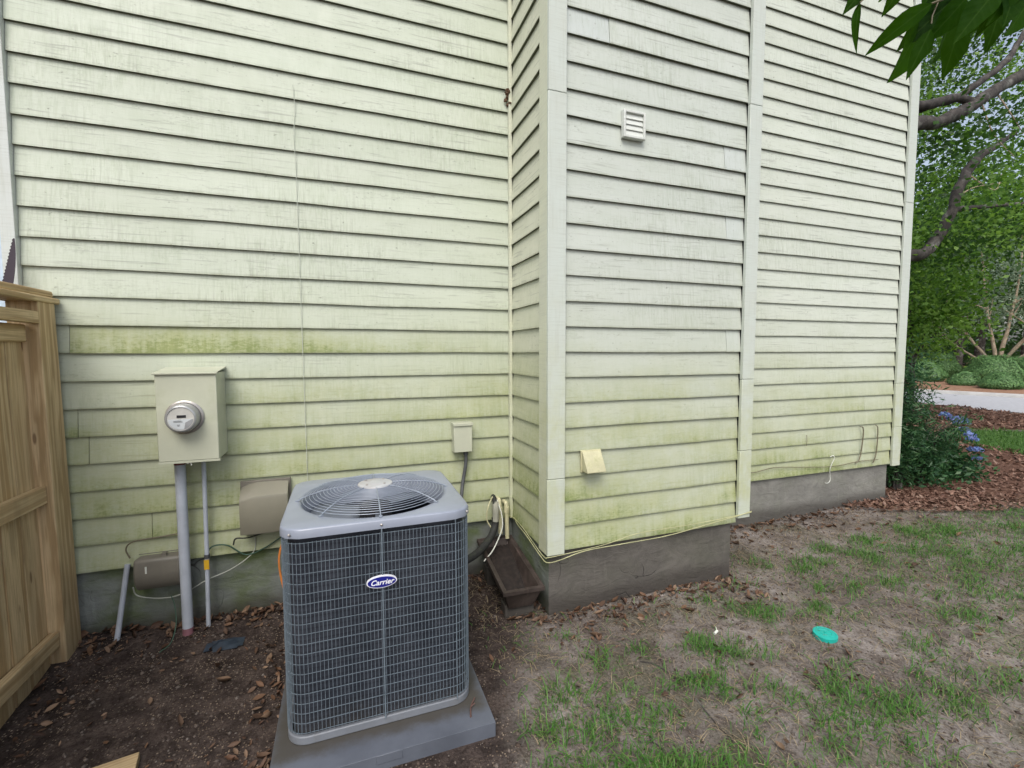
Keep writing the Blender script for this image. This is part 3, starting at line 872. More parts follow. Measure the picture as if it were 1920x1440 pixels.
# coil
po = rrect(AW - .060, AD - .060, ART - .03, 8); n = len(po)
pi_ = rrect(AW - .11, AD - .11, ART - .055, 8)
mb = MB(); mb.add(*hollow(po, pi_, AB + 0.005, AT - 0.02)); mb.build('coil', MAT_COIL, ac, smooth=True)
# bottom plate inside
MB().prism(pi_, AB + 0.006, AB + 0.02, 'z').build('inner_floor', MAT_DARK_IN, ac)
# wire grille: horizontal hoops, uprights
path = rrect(AW - .016, AD - .016, ART - .008, 8)
zw0, zw1 = AB + 0.052, AT - 0.062
NH = 20
def hoop_mesh():
    r = 0.0015; nn = len(path); vs = []; fs = []
    for i, (x, y) in enumerate(path):
        x0, y0 = path[i - 1]; x1, y1 = path[(i + 1) % nn]
        tx, ty = x1 - x0, y1 - y0; l = math.hypot(tx, ty); nx, ny = ty / l, -tx / l
        for k in range(4):
            a = math.pi / 4 + k * math.pi / 2
            vs.append((x + nx * r * math.cos(a), y + ny * r * math.cos(a), r * math.sin(a)))
    for i in range(nn):
        j = (i + 1) % nn
        for k in range(4):
            k2 = (k + 1) % 4
            fs.append((i * 4 + k, j * 4 + k, j * 4 + k2, i * 4 + k2))
    return vs, fs
hv, hf = hoop_mesh()
h0 = mesh_obj('grille_hoop', hv, hf, MAT_AC_WIRE, ac, False, (0, 0, zw0))
for i in range(1, NH):
    h = h0.copy(); COL.objects.link(h); h.location = (0, 0, zw0 + (zw1 - zw0) * i / (NH - 1)); h.parent = ac
# uprights around the perimeter, joined
per = []
for i, (x, y) in enumerate(path):
    x1, y1 = path[(i + 1) % len(path)]
    per.append((x, y, x1, y1, math.hypot(x1 - x, y1 - y)))
total = sum(q[4] for q in per)
mb = MB(); s = 0.0; step = total / round(total / 0.0158); acc = 0.0
for x, y, x1, y1, l in per:
    while s <= acc + l - 1e-9:
        u = (s - acc) / l
        cx, cy = x + (x1 - x) * u, y + (y1 - y) * u
        tx, ty = (x1 - x) / l, (y1 - y) / l; nx, ny = ty, -tx
        w = 0.00095
        q = [(cx + tx * w + nx * .003, cy + ty * w + ny * .003), (cx - tx * w + nx * .003, cy - ty * w + ny * .003), (cx - tx * w, cy - ty * w), (cx + tx * w, cy + ty * w)]
        mb.add([(a, b, zw0 - 0.004) for a, b in q] + [(a, b, zw1 + 0.004) for a, b in q], [(0, 1, 5, 4), (1, 2, 6, 5), (2, 3, 7, 6), (3, 0, 4, 7), (4, 5, 6, 7), (3, 2, 1, 0)])
        s += step
    acc += l
tag(mb.build('grille_upright', MAT_AC_WIRE, ac), kind='stuff')
# support straps
for (sx, sy) in ((0.0, -AD / 2 + .004), (AW / 2 - .004, -0.26), (-AW / 2 + .004, -0.26), (AW / 2 - .004, 0.26)):
    if abs(sx) < 1e-6: MB().box(-0.0026, 0.0026, sy - .003, sy + .001, AB + .030, AT - 0.03).build('grille_strap', MAT_AC_WIRE, ac)
    else: MB().box(sx - .002, sx + .002, sy - .003, sy + .003, AB + .030, AT - 0.03).build('grille_strap', MAT_AC_WIRE, ac)
MB().box(AW / 2 - .084, AW / 2 - .080, -AD / 2 + .004, -AD / 2 + .008, AB + .03, AT - .03).build('grille_strap', MAT_AC_WIRE, ac)
# top cover: rounded square plate with a round opening and a turned-down lip
N = 64
def sq_pt(a, w, d, r):
    """rounded-square boundary point at direction a"""
    c, s_ = math.cos(a), math.sin(a)
    lo, hi = 0.0, 2.0
    for _ in range(30):
        mid = (lo + hi) / 2
        x, y = abs(c * mid), abs(s_ * mid)
        qx, qy = x - (w / 2 - r), y - (d / 2 - r)
        out = math.hypot(max(qx, 0), max(qy, 0)) + min(max(qx, qy), 0) - r
        if out > 0: hi = mid
        else: lo = mid
    return (c * lo, s_ * lo)
RO_ = 0.345
rings = []
LIP = 0.040
for (kind, a_, z) in (('sq', 0.0, AT - LIP), ('sq', -0.0005, AT - 0.008), ('sq', -0.004, AT - 0.002), ('sq', -0.012, AT), ('c', RO_ + .02, AT + 0.002), ('c', RO_ + .006, AT - 0.001), ('c', RO_ - .004, AT - 0.012), ('c', RO_ - .012, AT - 0.13)):
    ring = []
    for i in range(N):
        a = 2 * math.pi * i / N
        if kind == 'sq': x, y = sq_pt(a, AW + 2 * a_, AD + 2 * a_, ART + a_)
        else: x, y = a_ * math.cos(a), a_ * math.sin(a)
        ring.append((x, y, z))
    rings.append(ring)
inner_lip = [(x * .992, y * .992, AT - LIP) for x, y, z in rings[0]]
inner_top = [(x * .985, y * .985, AT - .010) for x, y, z in rings[0]]
rings = [inner_top, inner_lip] + rings
vs = [p for r_ in rings for p in r_]
fs = [(i * N + k, i * N + (k + 1) % N, (i + 1) * N + (k + 1) % N, (i + 1) * N + k) for i in range(len(rings) - 1) for k in range(N)]
tc = mesh_obj('top_cover', vs, fs, MAT_AC_PAINT, ac, True)
tc.data.set_sharp_from_angle(angle=R(55))
for (x, y) in ((0.0, -AD / 2), (-AW / 2 + .045, -AD / 2 + 0.012), (AW / 2 - .02, -AD / 2 + .035)):
    MB().lathe([(0.0055, 0), (0.0055, 0.003), (0.003, 0.005)], 8, (x, y, AT - 0.022), 'y').build('screw', MAT_STEEL, ac)
# fan under the guard
MB().lathe([(0.001, AT - .05), (0.075, AT - .052), (0.08, AT - .075), (0.08, AT - .17)], 24).build('fan_motor', MAT_DARK_IN, ac, smooth=True)
for k in range(3):
    a0 = R(-75 + 120 * k)
    vs = []; fs = []
    nr, na = 5, 6
    for i in range(nr + 1):
        rr_ = 0.075 + (0.318 - 0.075) * i / nr
        span = R(40 + 16 * i / nr)
        for j in range(na + 1):
            a = a0 + span * (j / na - .5) + 0.18 * i / nr
            vs.append((rr_ * math.cos(a), rr_ * math.sin(a), AT - 0.075 - 0.055 * (j / na) + 0.012 * math.sin(math.pi * j / na)))
    for i in range(nr):
        for j in range(na):
            q = i * (na + 1) + j
            fs.append((q, q + 1, q + na + 2, q + na + 1))
    o = mesh_obj('fan_blade', vs, fs, MAT_FAN, ac, True)
    so = o.modifiers.new('thick', 'SOLIDIFY'); so.thickness = 0.003
# domed wire guard
guard = mesh_obj('fan_guard', *(lambda m: (m.v, m.f))(MB().lathe([(0.0, 0.0075), (0.074, 0.0075), (0.084, 0.004), (0.086, -0.002), (0.0, -0.002)], 28, (0, 0, AT + 0.052))), MAT_HUB_CAP, ac, True)
guard.data.set_sharp_from_angle(angle=R(35))
def dome(r):
    t = max(0.0, min(1.0, (r - 0.085) / (RO_ + 0.012 - 0.085)))
    return AT + 0.004 + 0.046 * (1 - t ** 2.6)
NG = 16
for i in range(NG):
    rr_ = 0.100 + (RO_ - 0.004 - 0.100) * i / (NG - 1)
    pts = [(rr_ * math.cos(2 * math.pi * k / 40), rr_ * math.sin(2 * math.pi * k / 40), dome(rr_)) for k in range(41)]
    MB().tube(pts, 0.0017, 5, False).build('guard_ring', MAT_GUARD, guard, smooth=True)
for k in range(8):
    a = R(-90 + 45 * k + (2 if k % 2 else 0))
    rl = [0.08, 0.14, 0.20, 0.26, 0.30, 0.33, RO_ + .014]
    pts = [(q * math.cos(a), q * math.sin(a), dome(q) + 0.0035) for q in rl]
    m_ = MB(); m_.tube(pts, 0.0027, 5)
    q = RO_ + .014
    ca, sa = math.cos(a), math.sin(a)
    m_.add([(ca * (q - .008) - sa * w_, sa * (q - .008) + ca * w_, AT + h_) for h_ in (0.003, 0.006) for w_ in (-.007, .007)] + [(ca * (q + .012) - sa * w_, sa * (q + .012) + ca * w_, AT + h_) for h_ in (0.003, 0.006) for w_ in (-.007, .007)],
           [(0, 1, 3, 2), (4, 6, 7, 5), (0, 4, 5, 1), (2, 3, 7, 6), (0, 2, 6, 4), (1, 5, 7, 3)])
    m_.build('guard_spoke', MAT_GUARD, guard, smooth=True)
for k in range(4):
    a = R(45 + 90 * k)
    MB().lathe([(0.006, 0), (0.006, 0.004), (0.003, 0.006)], 8, (0.06 * math.cos(a), 0.06 * math.sin(a), AT + 0.0595)).build('cap_screw', MAT_STEEL, guard)
# maker's badge on the front grille
badge = bpy.data.objects.new('badge', None)
BX, BZ = 0.131 - PX, 0.727
def ellipse(a, b, y0, y1, n=40):
    m_ = MB()
    m_.prism([(BX + a * math.cos(2 * math.pi * k / n), BZ + b * math.sin(2 * math.pi * k / n)) for k in range(n)], y0, y1, 'y')
    return m_
yb = -AD / 2
bp = ellipse(0.0635, 0.0265, yb - 0.006, yb + 0.006).build('badge', MAT_WHITE, ac, smooth=True)
ellipse(0.0595, 0.0230, yb - 0.0075, yb - 0.004).build('badge_field', MAT_BLUE, bp, smooth=True)
cu = bpy.data.curves.new('badge_lettering', 'FONT')
cu.body = 'Carrier'
cu.size = 0.032; cu.shear = 0.30; cu.offset = 0.00055; cu.extrude = 0.0006
cu.align_x = 'CENTER'; cu.align_y = 'CENTER'; cu.resolution_u = 3
tmp = bpy.data.objects.new('tmp_text', cu); COL.objects.link(tmp)
dg = bpy.context.evaluated_depsgraph_get()
me = bpy.data.meshes.new_from_object(tmp.evaluated_get(dg))
COL.objects.unlink(tmp); bpy.data.objects.remove(tmp)
me.materials.clear(); me.materials.append(MAT_WHITE)
lt = bpy.data.objects.new('badge_lettering', me); link(lt, bp)
tag(lt, kind='stuff')
lt.rotation_euler = (R(90), 0, 0); lt.location = (BX, yb - 0.0082, BZ - 0.001)

# ================================================================== METER AND BOXES ON THE LEFT WALL
mt = thing('electric_meter', 'beige electric meter box with round glass meter on the algae stained wall', 'meter', (-0.848, 3.10, 1.10))
MB().box(-0.149, 0.149, 0.0, 0.215, 0.0, 0.505).build('meter_box', MAT_PAINTED_METAL, mt, bevel=0.004)
MB().prism([(-0.012, 0.496), (-0.014, 0.506), (0.215, 0.535), (0.215, 0.524), (0.01, 0.508)], -0.157, 0.157).build('rain_lid', MAT_PAINTED_METAL, mt, bevel=0.002)
MB().prism([(-0.151, 0.0), (0.151, 0.0), (0.151, -0.012), (-0.151, -0.012)], 0.0, 0.03, 'y').build('bottom_flange', MAT_PAINTED_METAL, mt)
MB().tube([(-0.02, 0.01, -0.006), (-0.012, 0.008, -0.018), (0.0, 0.01, -0.012), (0.006, 0.012, -0.03)], 0.004, 5).build('seal', MAT_CABLE_WHITE, mt, smooth=True)
MCX, MCZ = -0.012, 0.253
MB().lathe([(0.094, -0.002), (0.096, 0.008), (0.090, 0.013), (0.083, 0.013), (0.082, 0.002)], 36, (MCX, 0, MCZ), 'y').build('socket_ring', MAT_STEEL, mt, smooth=True)
MAT_METER = plain('meter_shell', (0.36, 0.37, 0.37), 0.22, 0.35, 0.06)
MAT_FACE = plain('meter_face', (0.50, 0.50, 0.47), 0.4)
MAT_FACE_LOW = plain('meter_label', (0.52, 0.56, 0.58), 0.4)
MAT_FACE_GREY = plain('meter_label_grey', (0.27, 0.28, 0.29), 0.4)
dome_o = MB().lathe([(0.081, 0.003), (0.081, 0.045), (0.077, 0.074), (0.074, 0.080), (0.066, 0.082), (0.063, 0.076)], 36, (MCX, 0, MCZ), 'y').build('meter_shell', MAT_METER, mt, smooth=True)
MB().lathe([(0.0, 0.0775), (0.064, 0.0775), (0.064, 0.072)], 36, (MCX, 0, MCZ), 'y').build('face_plate', MAT_FACE, dome_o)
n = 16
lowp = [(MCX + 0.0595 * math.cos(R(183 + 174 * k / n)), MCZ + 0.0595 * math.sin(R(183 + 174 * k / n))) for k in range(n + 1)]
MB().prism([(x, z) for x, z in lowp], -0.0788, -0.0775, 'y').build('face_label', MAT_FACE_LOW, dome_o)
gp = [(MCX + 0.0605 * math.cos(R(a)), MCZ + 0.0605 * math.sin(R(a))) for a in range(285, 358, 8)] + [(MCX + 0.052, MCZ - 0.004), (MCX + 0.022, MCZ - 0.022)]
MB().prism(gp, -0.0795, -0.0789, 'y').build('grey_panel', MAT_FACE_GREY, dome_o)
MB().box(MCX - 0.018, MCX + 0.026, -0.0792, -0.0775, MCZ + 0.005, MCZ + 0.020).build('display', MAT_DARK_IN, dome_o)
pr = MB()
for (x0, x1, z) in ((-.034, .004, -.012), (-.034, .010, -.018), (-.018, -.004, -.034), (-.016, -.006, -.040)):
    pr.box(MCX + x0, MCX + x1, -0.0796, -0.0789, MCZ + z - .0011, MCZ + z + .0011)
tag(pr.build('fine_print', MAT_DARK_IN, dome_o), kind='stuff')

def pipe(name, pts, r, mat, label, cat, parts=()):
    o = MB().tube(pts, r, 14).build(name, mat, smooth=True)
    tag(o, label, cat)
    return o
c1 = thing('conduit', 'thick grey conduit rising from the soil to the meter box', 'conduit', (-0.935, 3.235, 0))
MB().tube([(0.005, -0.020, -0.10), (0.002, -0.01, 0.5), (0.0, 0.0, 1.092)], 0.0285, 16).build('pipe', MAT_PVC, c1, smooth=True)
MB().tube([(0, 0.0, 1.055), (0, 0.0, 1.085)], 0.0305, 16).build('red_band', plain('red_primer', (0.14, 0.03, 0.035), 0.6), c1, smooth=True)
MB().tube([(0.0045, -0.019, 0.015), (0.0045, -0.018, 0.055)], 0.0293, 16).build('red_band', plain('red_primer_low', (0.22, 0.10, 0.12), 0.6), c1, smooth=True)
c2 = thing('thin_conduit', 'thin grey conduit with a yellow tag beside the thick conduit', 'conduit', (-0.820, 3.262, 0))
MB().tube([(-0.012, -0.02, -0.06), (-0.006, 0, 0.5), (0, 0, 1.095)], 0.0125, 12).build('pipe', MAT_PVC, c2, smooth=True)
MB().box(-0.020, 0.007, -0.0175, -0.0145, 0.385, 0.445).build('yellow_tag', MAT_YELLOW, c2)
MB().tube([(-0.006, 0, 0.45), (-0.006, 0, 0.475)], 0.0165, 12).build('clamp', MAT_DARK_PIPE, c2, smooth=True)
tag(MB().tube([(-1.302, 3.235, -0.04), (-1.243, 3.302, 0.46)], 0.0145, 12).build('leaning_conduit', MAT_PVC, smooth=True), 'short grey conduit leaning against the foundation near the fence', 'conduit')

# tan cable box behind the unit
tb = thing('tan_cable_box', 'tan plastic cable box with sloped top behind the air conditioner', 'cable box', (-0.495, 3.195, 0.585))
vs = []; fs = []
prof = []
for k in range(7):                                     # arched front edge seen from above: slight left rounding
    prof.append((-0.136 + 0.272 * k / 6, 0.0 + 0.012 * ((k - 3) / 3) ** 2))
nP = len(prof)
lev = [(0.004, 0.0), (0.0, 0.008), (0.0, 0.225), (0.006, 0.240), (0.06, 0.285), (0.105, 0.312)]
for (dy, z) in lev:
    for i, (x, y) in enumerate(prof):
        arch = -0.030 * max(0, (-(x) / 0.136 - 0.2)) ** 2 if z > 0.2 else 0
        vs.append((x, y + dy, z + arch))
for j in range(len(lev) - 1):
    for i in range(nP - 1):
        fs.append((j * nP + i, j * nP + i + 1, (j + 1) * nP + i + 1, (j + 1) * nP + i))
b0 = len(vs)
for (dy, z) in lev:                                   # rear points to close the sides
    vs.append((-0.136, 0.115, z)); vs.append((0.136, 0.115, z))
for j in range(len(lev) - 1):
    fs.append((b0 + 2 * j, j * nP, (j + 1) * nP, b0 + 2 * j + 2))
    fs.append((j * nP + nP - 1, b0 + 2 * j + 1, b0 + 2 * j + 3, (j + 1) * nP + nP - 1))
fs.append(tuple(range(nP))[::-1] + (b0, b0 + 1))
o = mesh_obj('cover', vs, fs, MAT_TAN, tb, True); o.data.set_sharp_from_angle(angle=R(28))
MB().box(-0.142, 0.148, 0.098, 0.122, -0.005, 0.318).build('back_plate', MAT_BROWN_GREY, tb, bevel=0.003)
MB().box(0.146, 0.156, 0.03, 0.10, 0.15, 0.175).build('latch', MAT_STEEL, tb)

# lower grey-brown cable box
lb = thing('grey_cable_box', 'low grey brown cable box with rounded bottom beside the thick conduit', 'cable box', (-1.075, 3.215, 0.30))
pf = [(0.115, 0.195), (0.02, 0.205), (0.004, 0.195), (-0.006, 0.12), (0.004, 0.055), (0.035, 0.012), (0.115, 0.0)]
MB().prism(pf, -0.112, 0.118).build('cover', MAT_BROWN_GREY, lb, bevel=0.010, seg=3)
MB().box(-0.118, 0.124, 0.105, 0.13, -0.006, 0.208).build('back_plate', MAT_BROWN_GREY, lb, bevel=0.002)
MB().box(-0.052, -0.044, -0.0075, -0.002, 0.125, 0.165).build('label_strip', MAT_CABLE_WHITE, lb)
MB().box(0.02, 0.045, 0.03, 0.055, 0.203, 0.222).build('latch', MAT_BROWN_GREY, lb)

# disconnect box and its whip
jb = thing('disconnect_box', 'small cream electrical disconnect box on the wall above the conduit whip', 'electrical box', (0.800, 3.235, 0.995))
MB().box(-0.068, 0.068, 0.0, 0.082, 0.0, 0.205).build('box_body', MAT_PAINTED_METAL, jb, bevel=0.004)
MB().box(-0.073, 0.073, -0.010, 0.080, 0.192, 0.215).build('box_lid', MAT_PAINTED_METAL, jb, bevel=0.003)
MB().tube(smooth_path([(0.03, 0.045, 0.002), (0.028, 0.045, -0.10), (0.0, 0.03, -0.24), (-0.045, -0.06, -0.42), (-0.15, -0.30, -0.50), (-0.26, -0.40, -0.45)]), 0.013, 10).build('whip', MAT_DARK_PIPE, jb, smooth=True)
MB().tube([(0.03, 0.045, -0.002), (0.03, 0.045, -0.03)], 0.019, 10).build('fitting', MAT_DARK_PIPE, jb, smooth=True)

# painted drain pipes in the corner
for (x, z1, lab) in ((1.080, 0.345, 'longer cream drain pipe'), (1.135, 0.30, 'cream drain pipe nearest the corner')):
    pt = thing('drain_pipe', lab + ' turning down from the siding beside the refrigerant line', 'pipe', (x, 3.27, 0), 0, 'cream drain pipes in the wall corner')
    MB().tube(smooth_path([(0, 0.05, 0.60 if x < 1.1 else 0.57), (0, 0.01, 0.60 if x < 1.1 else 0.57), (0.002, -0.012, 0.575 if x < 1.1 else 0.545), (0.008, -0.015, z1)], 5), 0.0165, 12).build('pipe', MAT_CREAM_PIPE, pt, smooth=True)
    MB().tube([(0.002, -0.013, 0.50), (0.0035, -0.014, 0.545)], 0.0205, 12).build('coupling', MAT_CREAM_PIPE, pt, smooth=True)
ls = thing('refrigerant_line', 'black foam covered refrigerant line curving from the wall to the air conditioner', 'pipe', (1.03, 3.25, 0.6))
MB().tube(smooth_path([(0.02, 0.08, 0.02), (0.012, 0.0, 0.0), (0.005, -0.03, -0.10), (0.0, -0.04, -0.17), (-0.05, -0.09, -0.235), (-0.17, -0.19, -0.285), (-0.30, -0.28, -0.295), (-0.50, -0.42, -0.27)]), [0.018] * 13 + [0.027] * 30, 12).build('insulated_pipe', MAT_BLACK, ls, smooth=True)
MB().tube(smooth_path([(0.018, 0.0, -0.01), (0.010, -0.032, -0.06), (0.004, -0.042, -0.14)]), 0.025, 10).build('bare_insulation', plain('grey_foam', (0.27, 0.27, 0.22), 0.8), ls, smooth=True)
MB().tube(smooth_path([(0.03, 0.0, 0.01), (0.045, -0.06, -0.08), (0.045, -0.08, -0.17), (0.01, -0.10, -0.245), (-0.06, -0.16, -0.31), (-0.14, -0.22, -0.345)]), 0.0045, 6).build('control_wire', MAT_CABLE_WHITE, ls, smooth=True)
MB().tube(smooth_path([(0.0, 0.02, 0.03), (-0.05, -0.03, -0.03), (-0.06, -0.03, -0.12), (-0.02, -0.04, -0.2)]), 0.005, 6).build('control_wire', MAT_CABLE_CREAM, ls, smooth=True)

# brown planter trough set on blocks by the foundation
pl = thing('planter_box', 'long brown plastic trough resting on blocks beside the foundation', 'planter', (1.045, 2.98, 0.055), R(-2))
WT, WB, LT, LB, HH = 0.130, 0.085, 0.345, 0.300, 0.150
vs = [(-WB, -LB, 0), (WB, -LB, 0), (WB, LB, 0), (-WB, LB, 0), (-WT, -LT, HH), (WT, -LT, HH), (WT, LT, HH), (-WT, LT, HH),
      (-WT + .02, -LT + .02, HH), (WT - .02, -LT + .02, HH), (WT - .02, LT - .02, HH), (-WT + .02, LT - .02, HH), (-WB + .015, -LB + .03, .02), (WB - .015, -LB + .03, .02), (WB - .015, LB - .03, .02), (-WB + .015, LB - .03, .02)]
fs = [(0, 3, 2, 1)] + [(i, (i + 1) % 4, 4 + (i + 1) % 4, 4 + i) for i in range(4)] + [(4 + i, 4 + (i + 1) % 4, 8 + (i + 1) % 4, 8 + i) for i in range(4)] + [(8 + i, 8 + (i + 1) % 4, 12 + (i + 1) % 4, 12 + i) for i in range(4)] + [(12, 13, 14, 15)]
m_ = MB(); m_.add(vs, fs); tr = m_.build('trough', MAT_PLANTER, pl, bevel=0.005)
tr.rotation_euler = (R(6), 0, 0); tr.location = (0, 0, 0.055)
m_ = MB()
m_.add([(-WT - .008, -LT - .008, HH - .02), (WT + .008, -LT - .008, HH - .02), (WT + .008, LT + .008, HH - .02), (-WT - .008, LT + .008, HH - .02), (-WT - .008, -LT - .008, HH + .004), (WT + .008, -LT - .008, HH + .004), (WT + .008, LT + .008, HH + .004), (-WT - .008, LT + .008, HH + .004),
        (-WT + .016, -LT + .016, HH + .004), (WT - .016, -LT + .016, HH + .004), (WT - .016, LT - .016, HH + .004), (-WT + .016, LT - .016, HH + .004), (-WT - .002, -LT - .002, HH - .02), (WT + .002, -LT - .002, HH - .02), (WT + .002, LT + .002, HH - .02), (-WT - .002, LT + .002, HH - .02)],
       [(i, (i + 1) % 4, 4 + (i + 1) % 4, 4 + i) for i in range(4)] + [(4 + i, 4 + (i + 1) % 4, 8 + (i + 1) % 4, 8 + i) for i in range(4)] + [(12 + i, 12 + (i + 1) % 4, (i + 1) % 4, i) for i in range(4)])
rm = m_.build('rim', MAT_PLANTER, tr)
tag(np_mesh('soil_fill', *(lambda n_: (np.stack([np.tile(np.linspace(-.098, .098, n_), n_), np.repeat(np.linspace(-.20, .312, n_), n_), 0.014 + 0.085 * np.repeat(np.linspace(0, 1, n_), n_) ** .6 + 0.012 * RNG.random(n_ * n_)], -1), np.array([[i * n_ + j, i * n_ + j + 1, (i + 1) * n_ + j + 1, (i + 1) * n_ + j] for i in range(n_ - 1) for j in range(n_ - 1)])))(14), plain('wet_leaf_mould', (0.018, 0.012, 0.010), 0.75, 0, .5, 30), tr, True), kind='stuff')
MB().box(-0.10, 0.10, -0.27, -0.17, -0.10, 0.030).build('support_block', MAT_FND_M, pl, bevel=0.006)
MB().box(-0.10, 0.10, 0.16, 0.26, -0.10, 0.085).build('support_block', MAT_FND_M, pl, bevel=0.006)

# ------------------------------------------------------------------ cables
def cable(name, pts, r, mat, label, k=6, n=6):
    o = MB().tube(smooth_path(pts, k), r, n).build(name, mat, smooth=True)
    return tag(o, label, 'cable')
pts = []
zz = 3.40
for i in range(18):
    z = 3.40 - (3.40 - 0.80) * i / 17
    pts.append((-0.258 + 0.012 * i / 17 + (0.007 if i == 1 else 0) - (0.006 if i == 2 else 0), YL - 0.0015, z))
cable('wall_wire', pts, 0.0020, MAT_CABLE_PAINT, 'thin cream painted wire hanging straight down the left wall', 2)
cable('sill_cable', [(1.20, 3.26, 0.455), (1.175, 3.12, 0.452), (1.172, 2.95, 0.440), (1.166, 2.78, 0.418), (1.164, 2.66, 0.402), (1.175, 2.588, 0.392), (1.26, 2.585, 0.395), (1.45, 2.592, 0.425), (1.75, 2.596, 0.428), (2.1, 2.598, 0.432), (2.45, 2.594, 0.468), (2.72, 2.584, 0.500), (2.86, 2.584, 0.520)], 0.0031, MAT_CABLE_SILL, 'lower cream cable sagging along the bottom of the projecting wall')
cable('sill_cable', [(1.16, 3.285, 0.47), (1.184, 3.2, 0.464), (1.176, 3.0, 0.462), (1.170, 2.80, 0.437), (1.166, 2.62, 0.419), (1.19, 2.584, 0.425), (1.35, 2.588, 0.431), (1.6, 2.594, 0.445), (1.82, 2.596, 0.480), (2.0, 2.596, 0.486), (2.3, 2.594, 0.487), (2.60, 2.588, 0.498), (2.855, 2.582, 0.512)], 0.0026, MAT_CABLE_SILL, 'upper cream cable clipped along the bottom of the projecting wall')
cable('sill_cable', [(3.62, 3.405, 0.60), (3.75, 3.405, 0.53), (4.05, 3.405, 0.555), (4.45, 3.405, 0.525), (4.9, 3.40, 0.495), (5.3, 3.405, 0.515), (5.62, 3.405, 0.51)], 0.0038, MAT_CABLE_BROWN, 'thin brown cable running along the bottom of the far right wall')
cable('hanging_cable', [(5.30, 3.412, 0.90), (5.325, 3.395, 0.89), (5.335, 3.395, 0.80), (5.32, 3.40, 0.62), (5.29, 3.40, 0.53), (5.25, 3.405, 0.50)], 0.0060, MAT_CABLE_BROWN, 'short brown cable hanging on the far right wall, left of a matching one')
cable('hanging_cable', [(5.552, 3.41, 0.905), (5.566, 3.395, 0.88), (5.574, 3.395, 0.76), (5.572, 3.40, 0.60), (5.545, 3.40, 0.51), (5.53, 3.405, 0.48)], 0.0060, MAT_CABLE_BROWN, 'short brown cable hanging nearest the far right corner of the house')
cable('loose_wire', [(4.845, 3.405, 0.60), (4.872, 3.39, 0.615), (4.885, 3.388, 0.585), (4.862, 3.395, 0.53), (4.845, 3.40, 0.47), (4.862, 3.41, 0.40), (4.868, 3.41, 0.345), (4.83, 3.408, 0.318), (4.79, 3.41, 0.325)], 0.0040, MAT_CABLE_WHITE, 'hooked pale wire end hanging over the far right foundation')
cable('loose_wire', [(4.49, 3.408, 0.86), (4.494, 3.405, 0.80), (4.492, 3.408, 0.745)], 0.0028, MAT_CABLE_BROWN, 'tiny stub of wire on the far right wall boards')
# loops by the left boxes
cable('drooping_cable', [(-1.20, 3.24, 0.34), (-1.19, 3.26, 0.28), (-1.12, 3.29, 0.235), (-1.02, 3.29, 0.225), (-0.93, 3.30, 0.25), (-0.84, 3.29, 0.30), (-0.72, 3.31, 0.335), (-0.62, 3.31, 0.395), (-0.57, 3.31, 0.46), (-0.57, 3.30, 0.60)], 0.0034, MAT_CABLE_DULL, 'white cable drooping below the grey cable box behind the conduits')
cable('looped_cable', [(-1.225, 3.29, 0.50), (-1.24, 3.285, 0.56), (-1.20, 3.285, 0.60), (-1.05, 3.29, 0.61), (-0.95, 3.29, 0.62)], 0.004, MAT_CABLE_BROWN, 'brown cable looping over the top of the grey cable box')
cable('green_cable', [(-0.83, 3.265, 0.475), (-0.80, 3.29, 0.51), (-0.72, 3.30, 0.50), (-0.62, 3.31, 0.42), (-0.50, 3.30, 0.46), (-0.36, 3.28, 0.54), (-0.25, 3.2, 0.50)], 0.0045, MAT_CABLE_GREEN, 'dark green cable strung from the thin conduit behind the air conditioner')
cable('black_cable', [(-0.69, 3.30, 0.50), (-0.67, 3.28, 0.545), (-0.60, 3.27, 0.545), (-0.45, 3.26, 0.575), (-0.30, 3.22, 0.56)], 0.005, MAT_CABLE_DARK, 'black cable passing under the tan cable box')
cable('orange_cable', [(-0.36, 3.24, 0.56), (-0.40, 3.20, 0.50), (-0.415, 3.16, 0.40), (-0.39, 3.12, 0.25), (-0.34, 3.08, 0.10), (-0.31, 3.05, -0.02)], 0.006, MAT_CABLE_ORANGE, 'orange cable curving down to the soil behind the air conditioner')
cable('ground_wire', [(-1.03, 3.29, 0.235), (-1.01, 3.27, 0.18), (-0.985, 3.2, 0.10), (-0.99, 3.12, 0.03), (-1.03, 3.06, 0.015)], 0.0028, MAT_CABLE_GREEN, 'thin greenish wire dangling to the soil left of the thick conduit')

# ================================================================== FENCE
fence = thing('fence', 'new yellow pine fence with capped post butting against the left wall', 'fence', (-1.477, 3.2, 0))
fence.rotation_euler = (0, -0.011, 0)         # it leans a little away
def wood(name, L, w, d, loc, axis='z', parent=fence, bev=0.004, label=None, tilt=0.0):
    """local X is the grain direction"""
    o = MB().box(0, L, -w / 2, w / 2, -d / 2, d / 2).build(name, MAT_FENCE, parent, bevel=bev)
    o.location = loc
    if axis == 'z': o.rotation_euler = (0, -math.pi / 2, tilt)
    elif axis == 'y': o.rotation_euler = (0, 0, -math.pi / 2)      # runs towards the camera
    if label: o['label'] = label
    return o
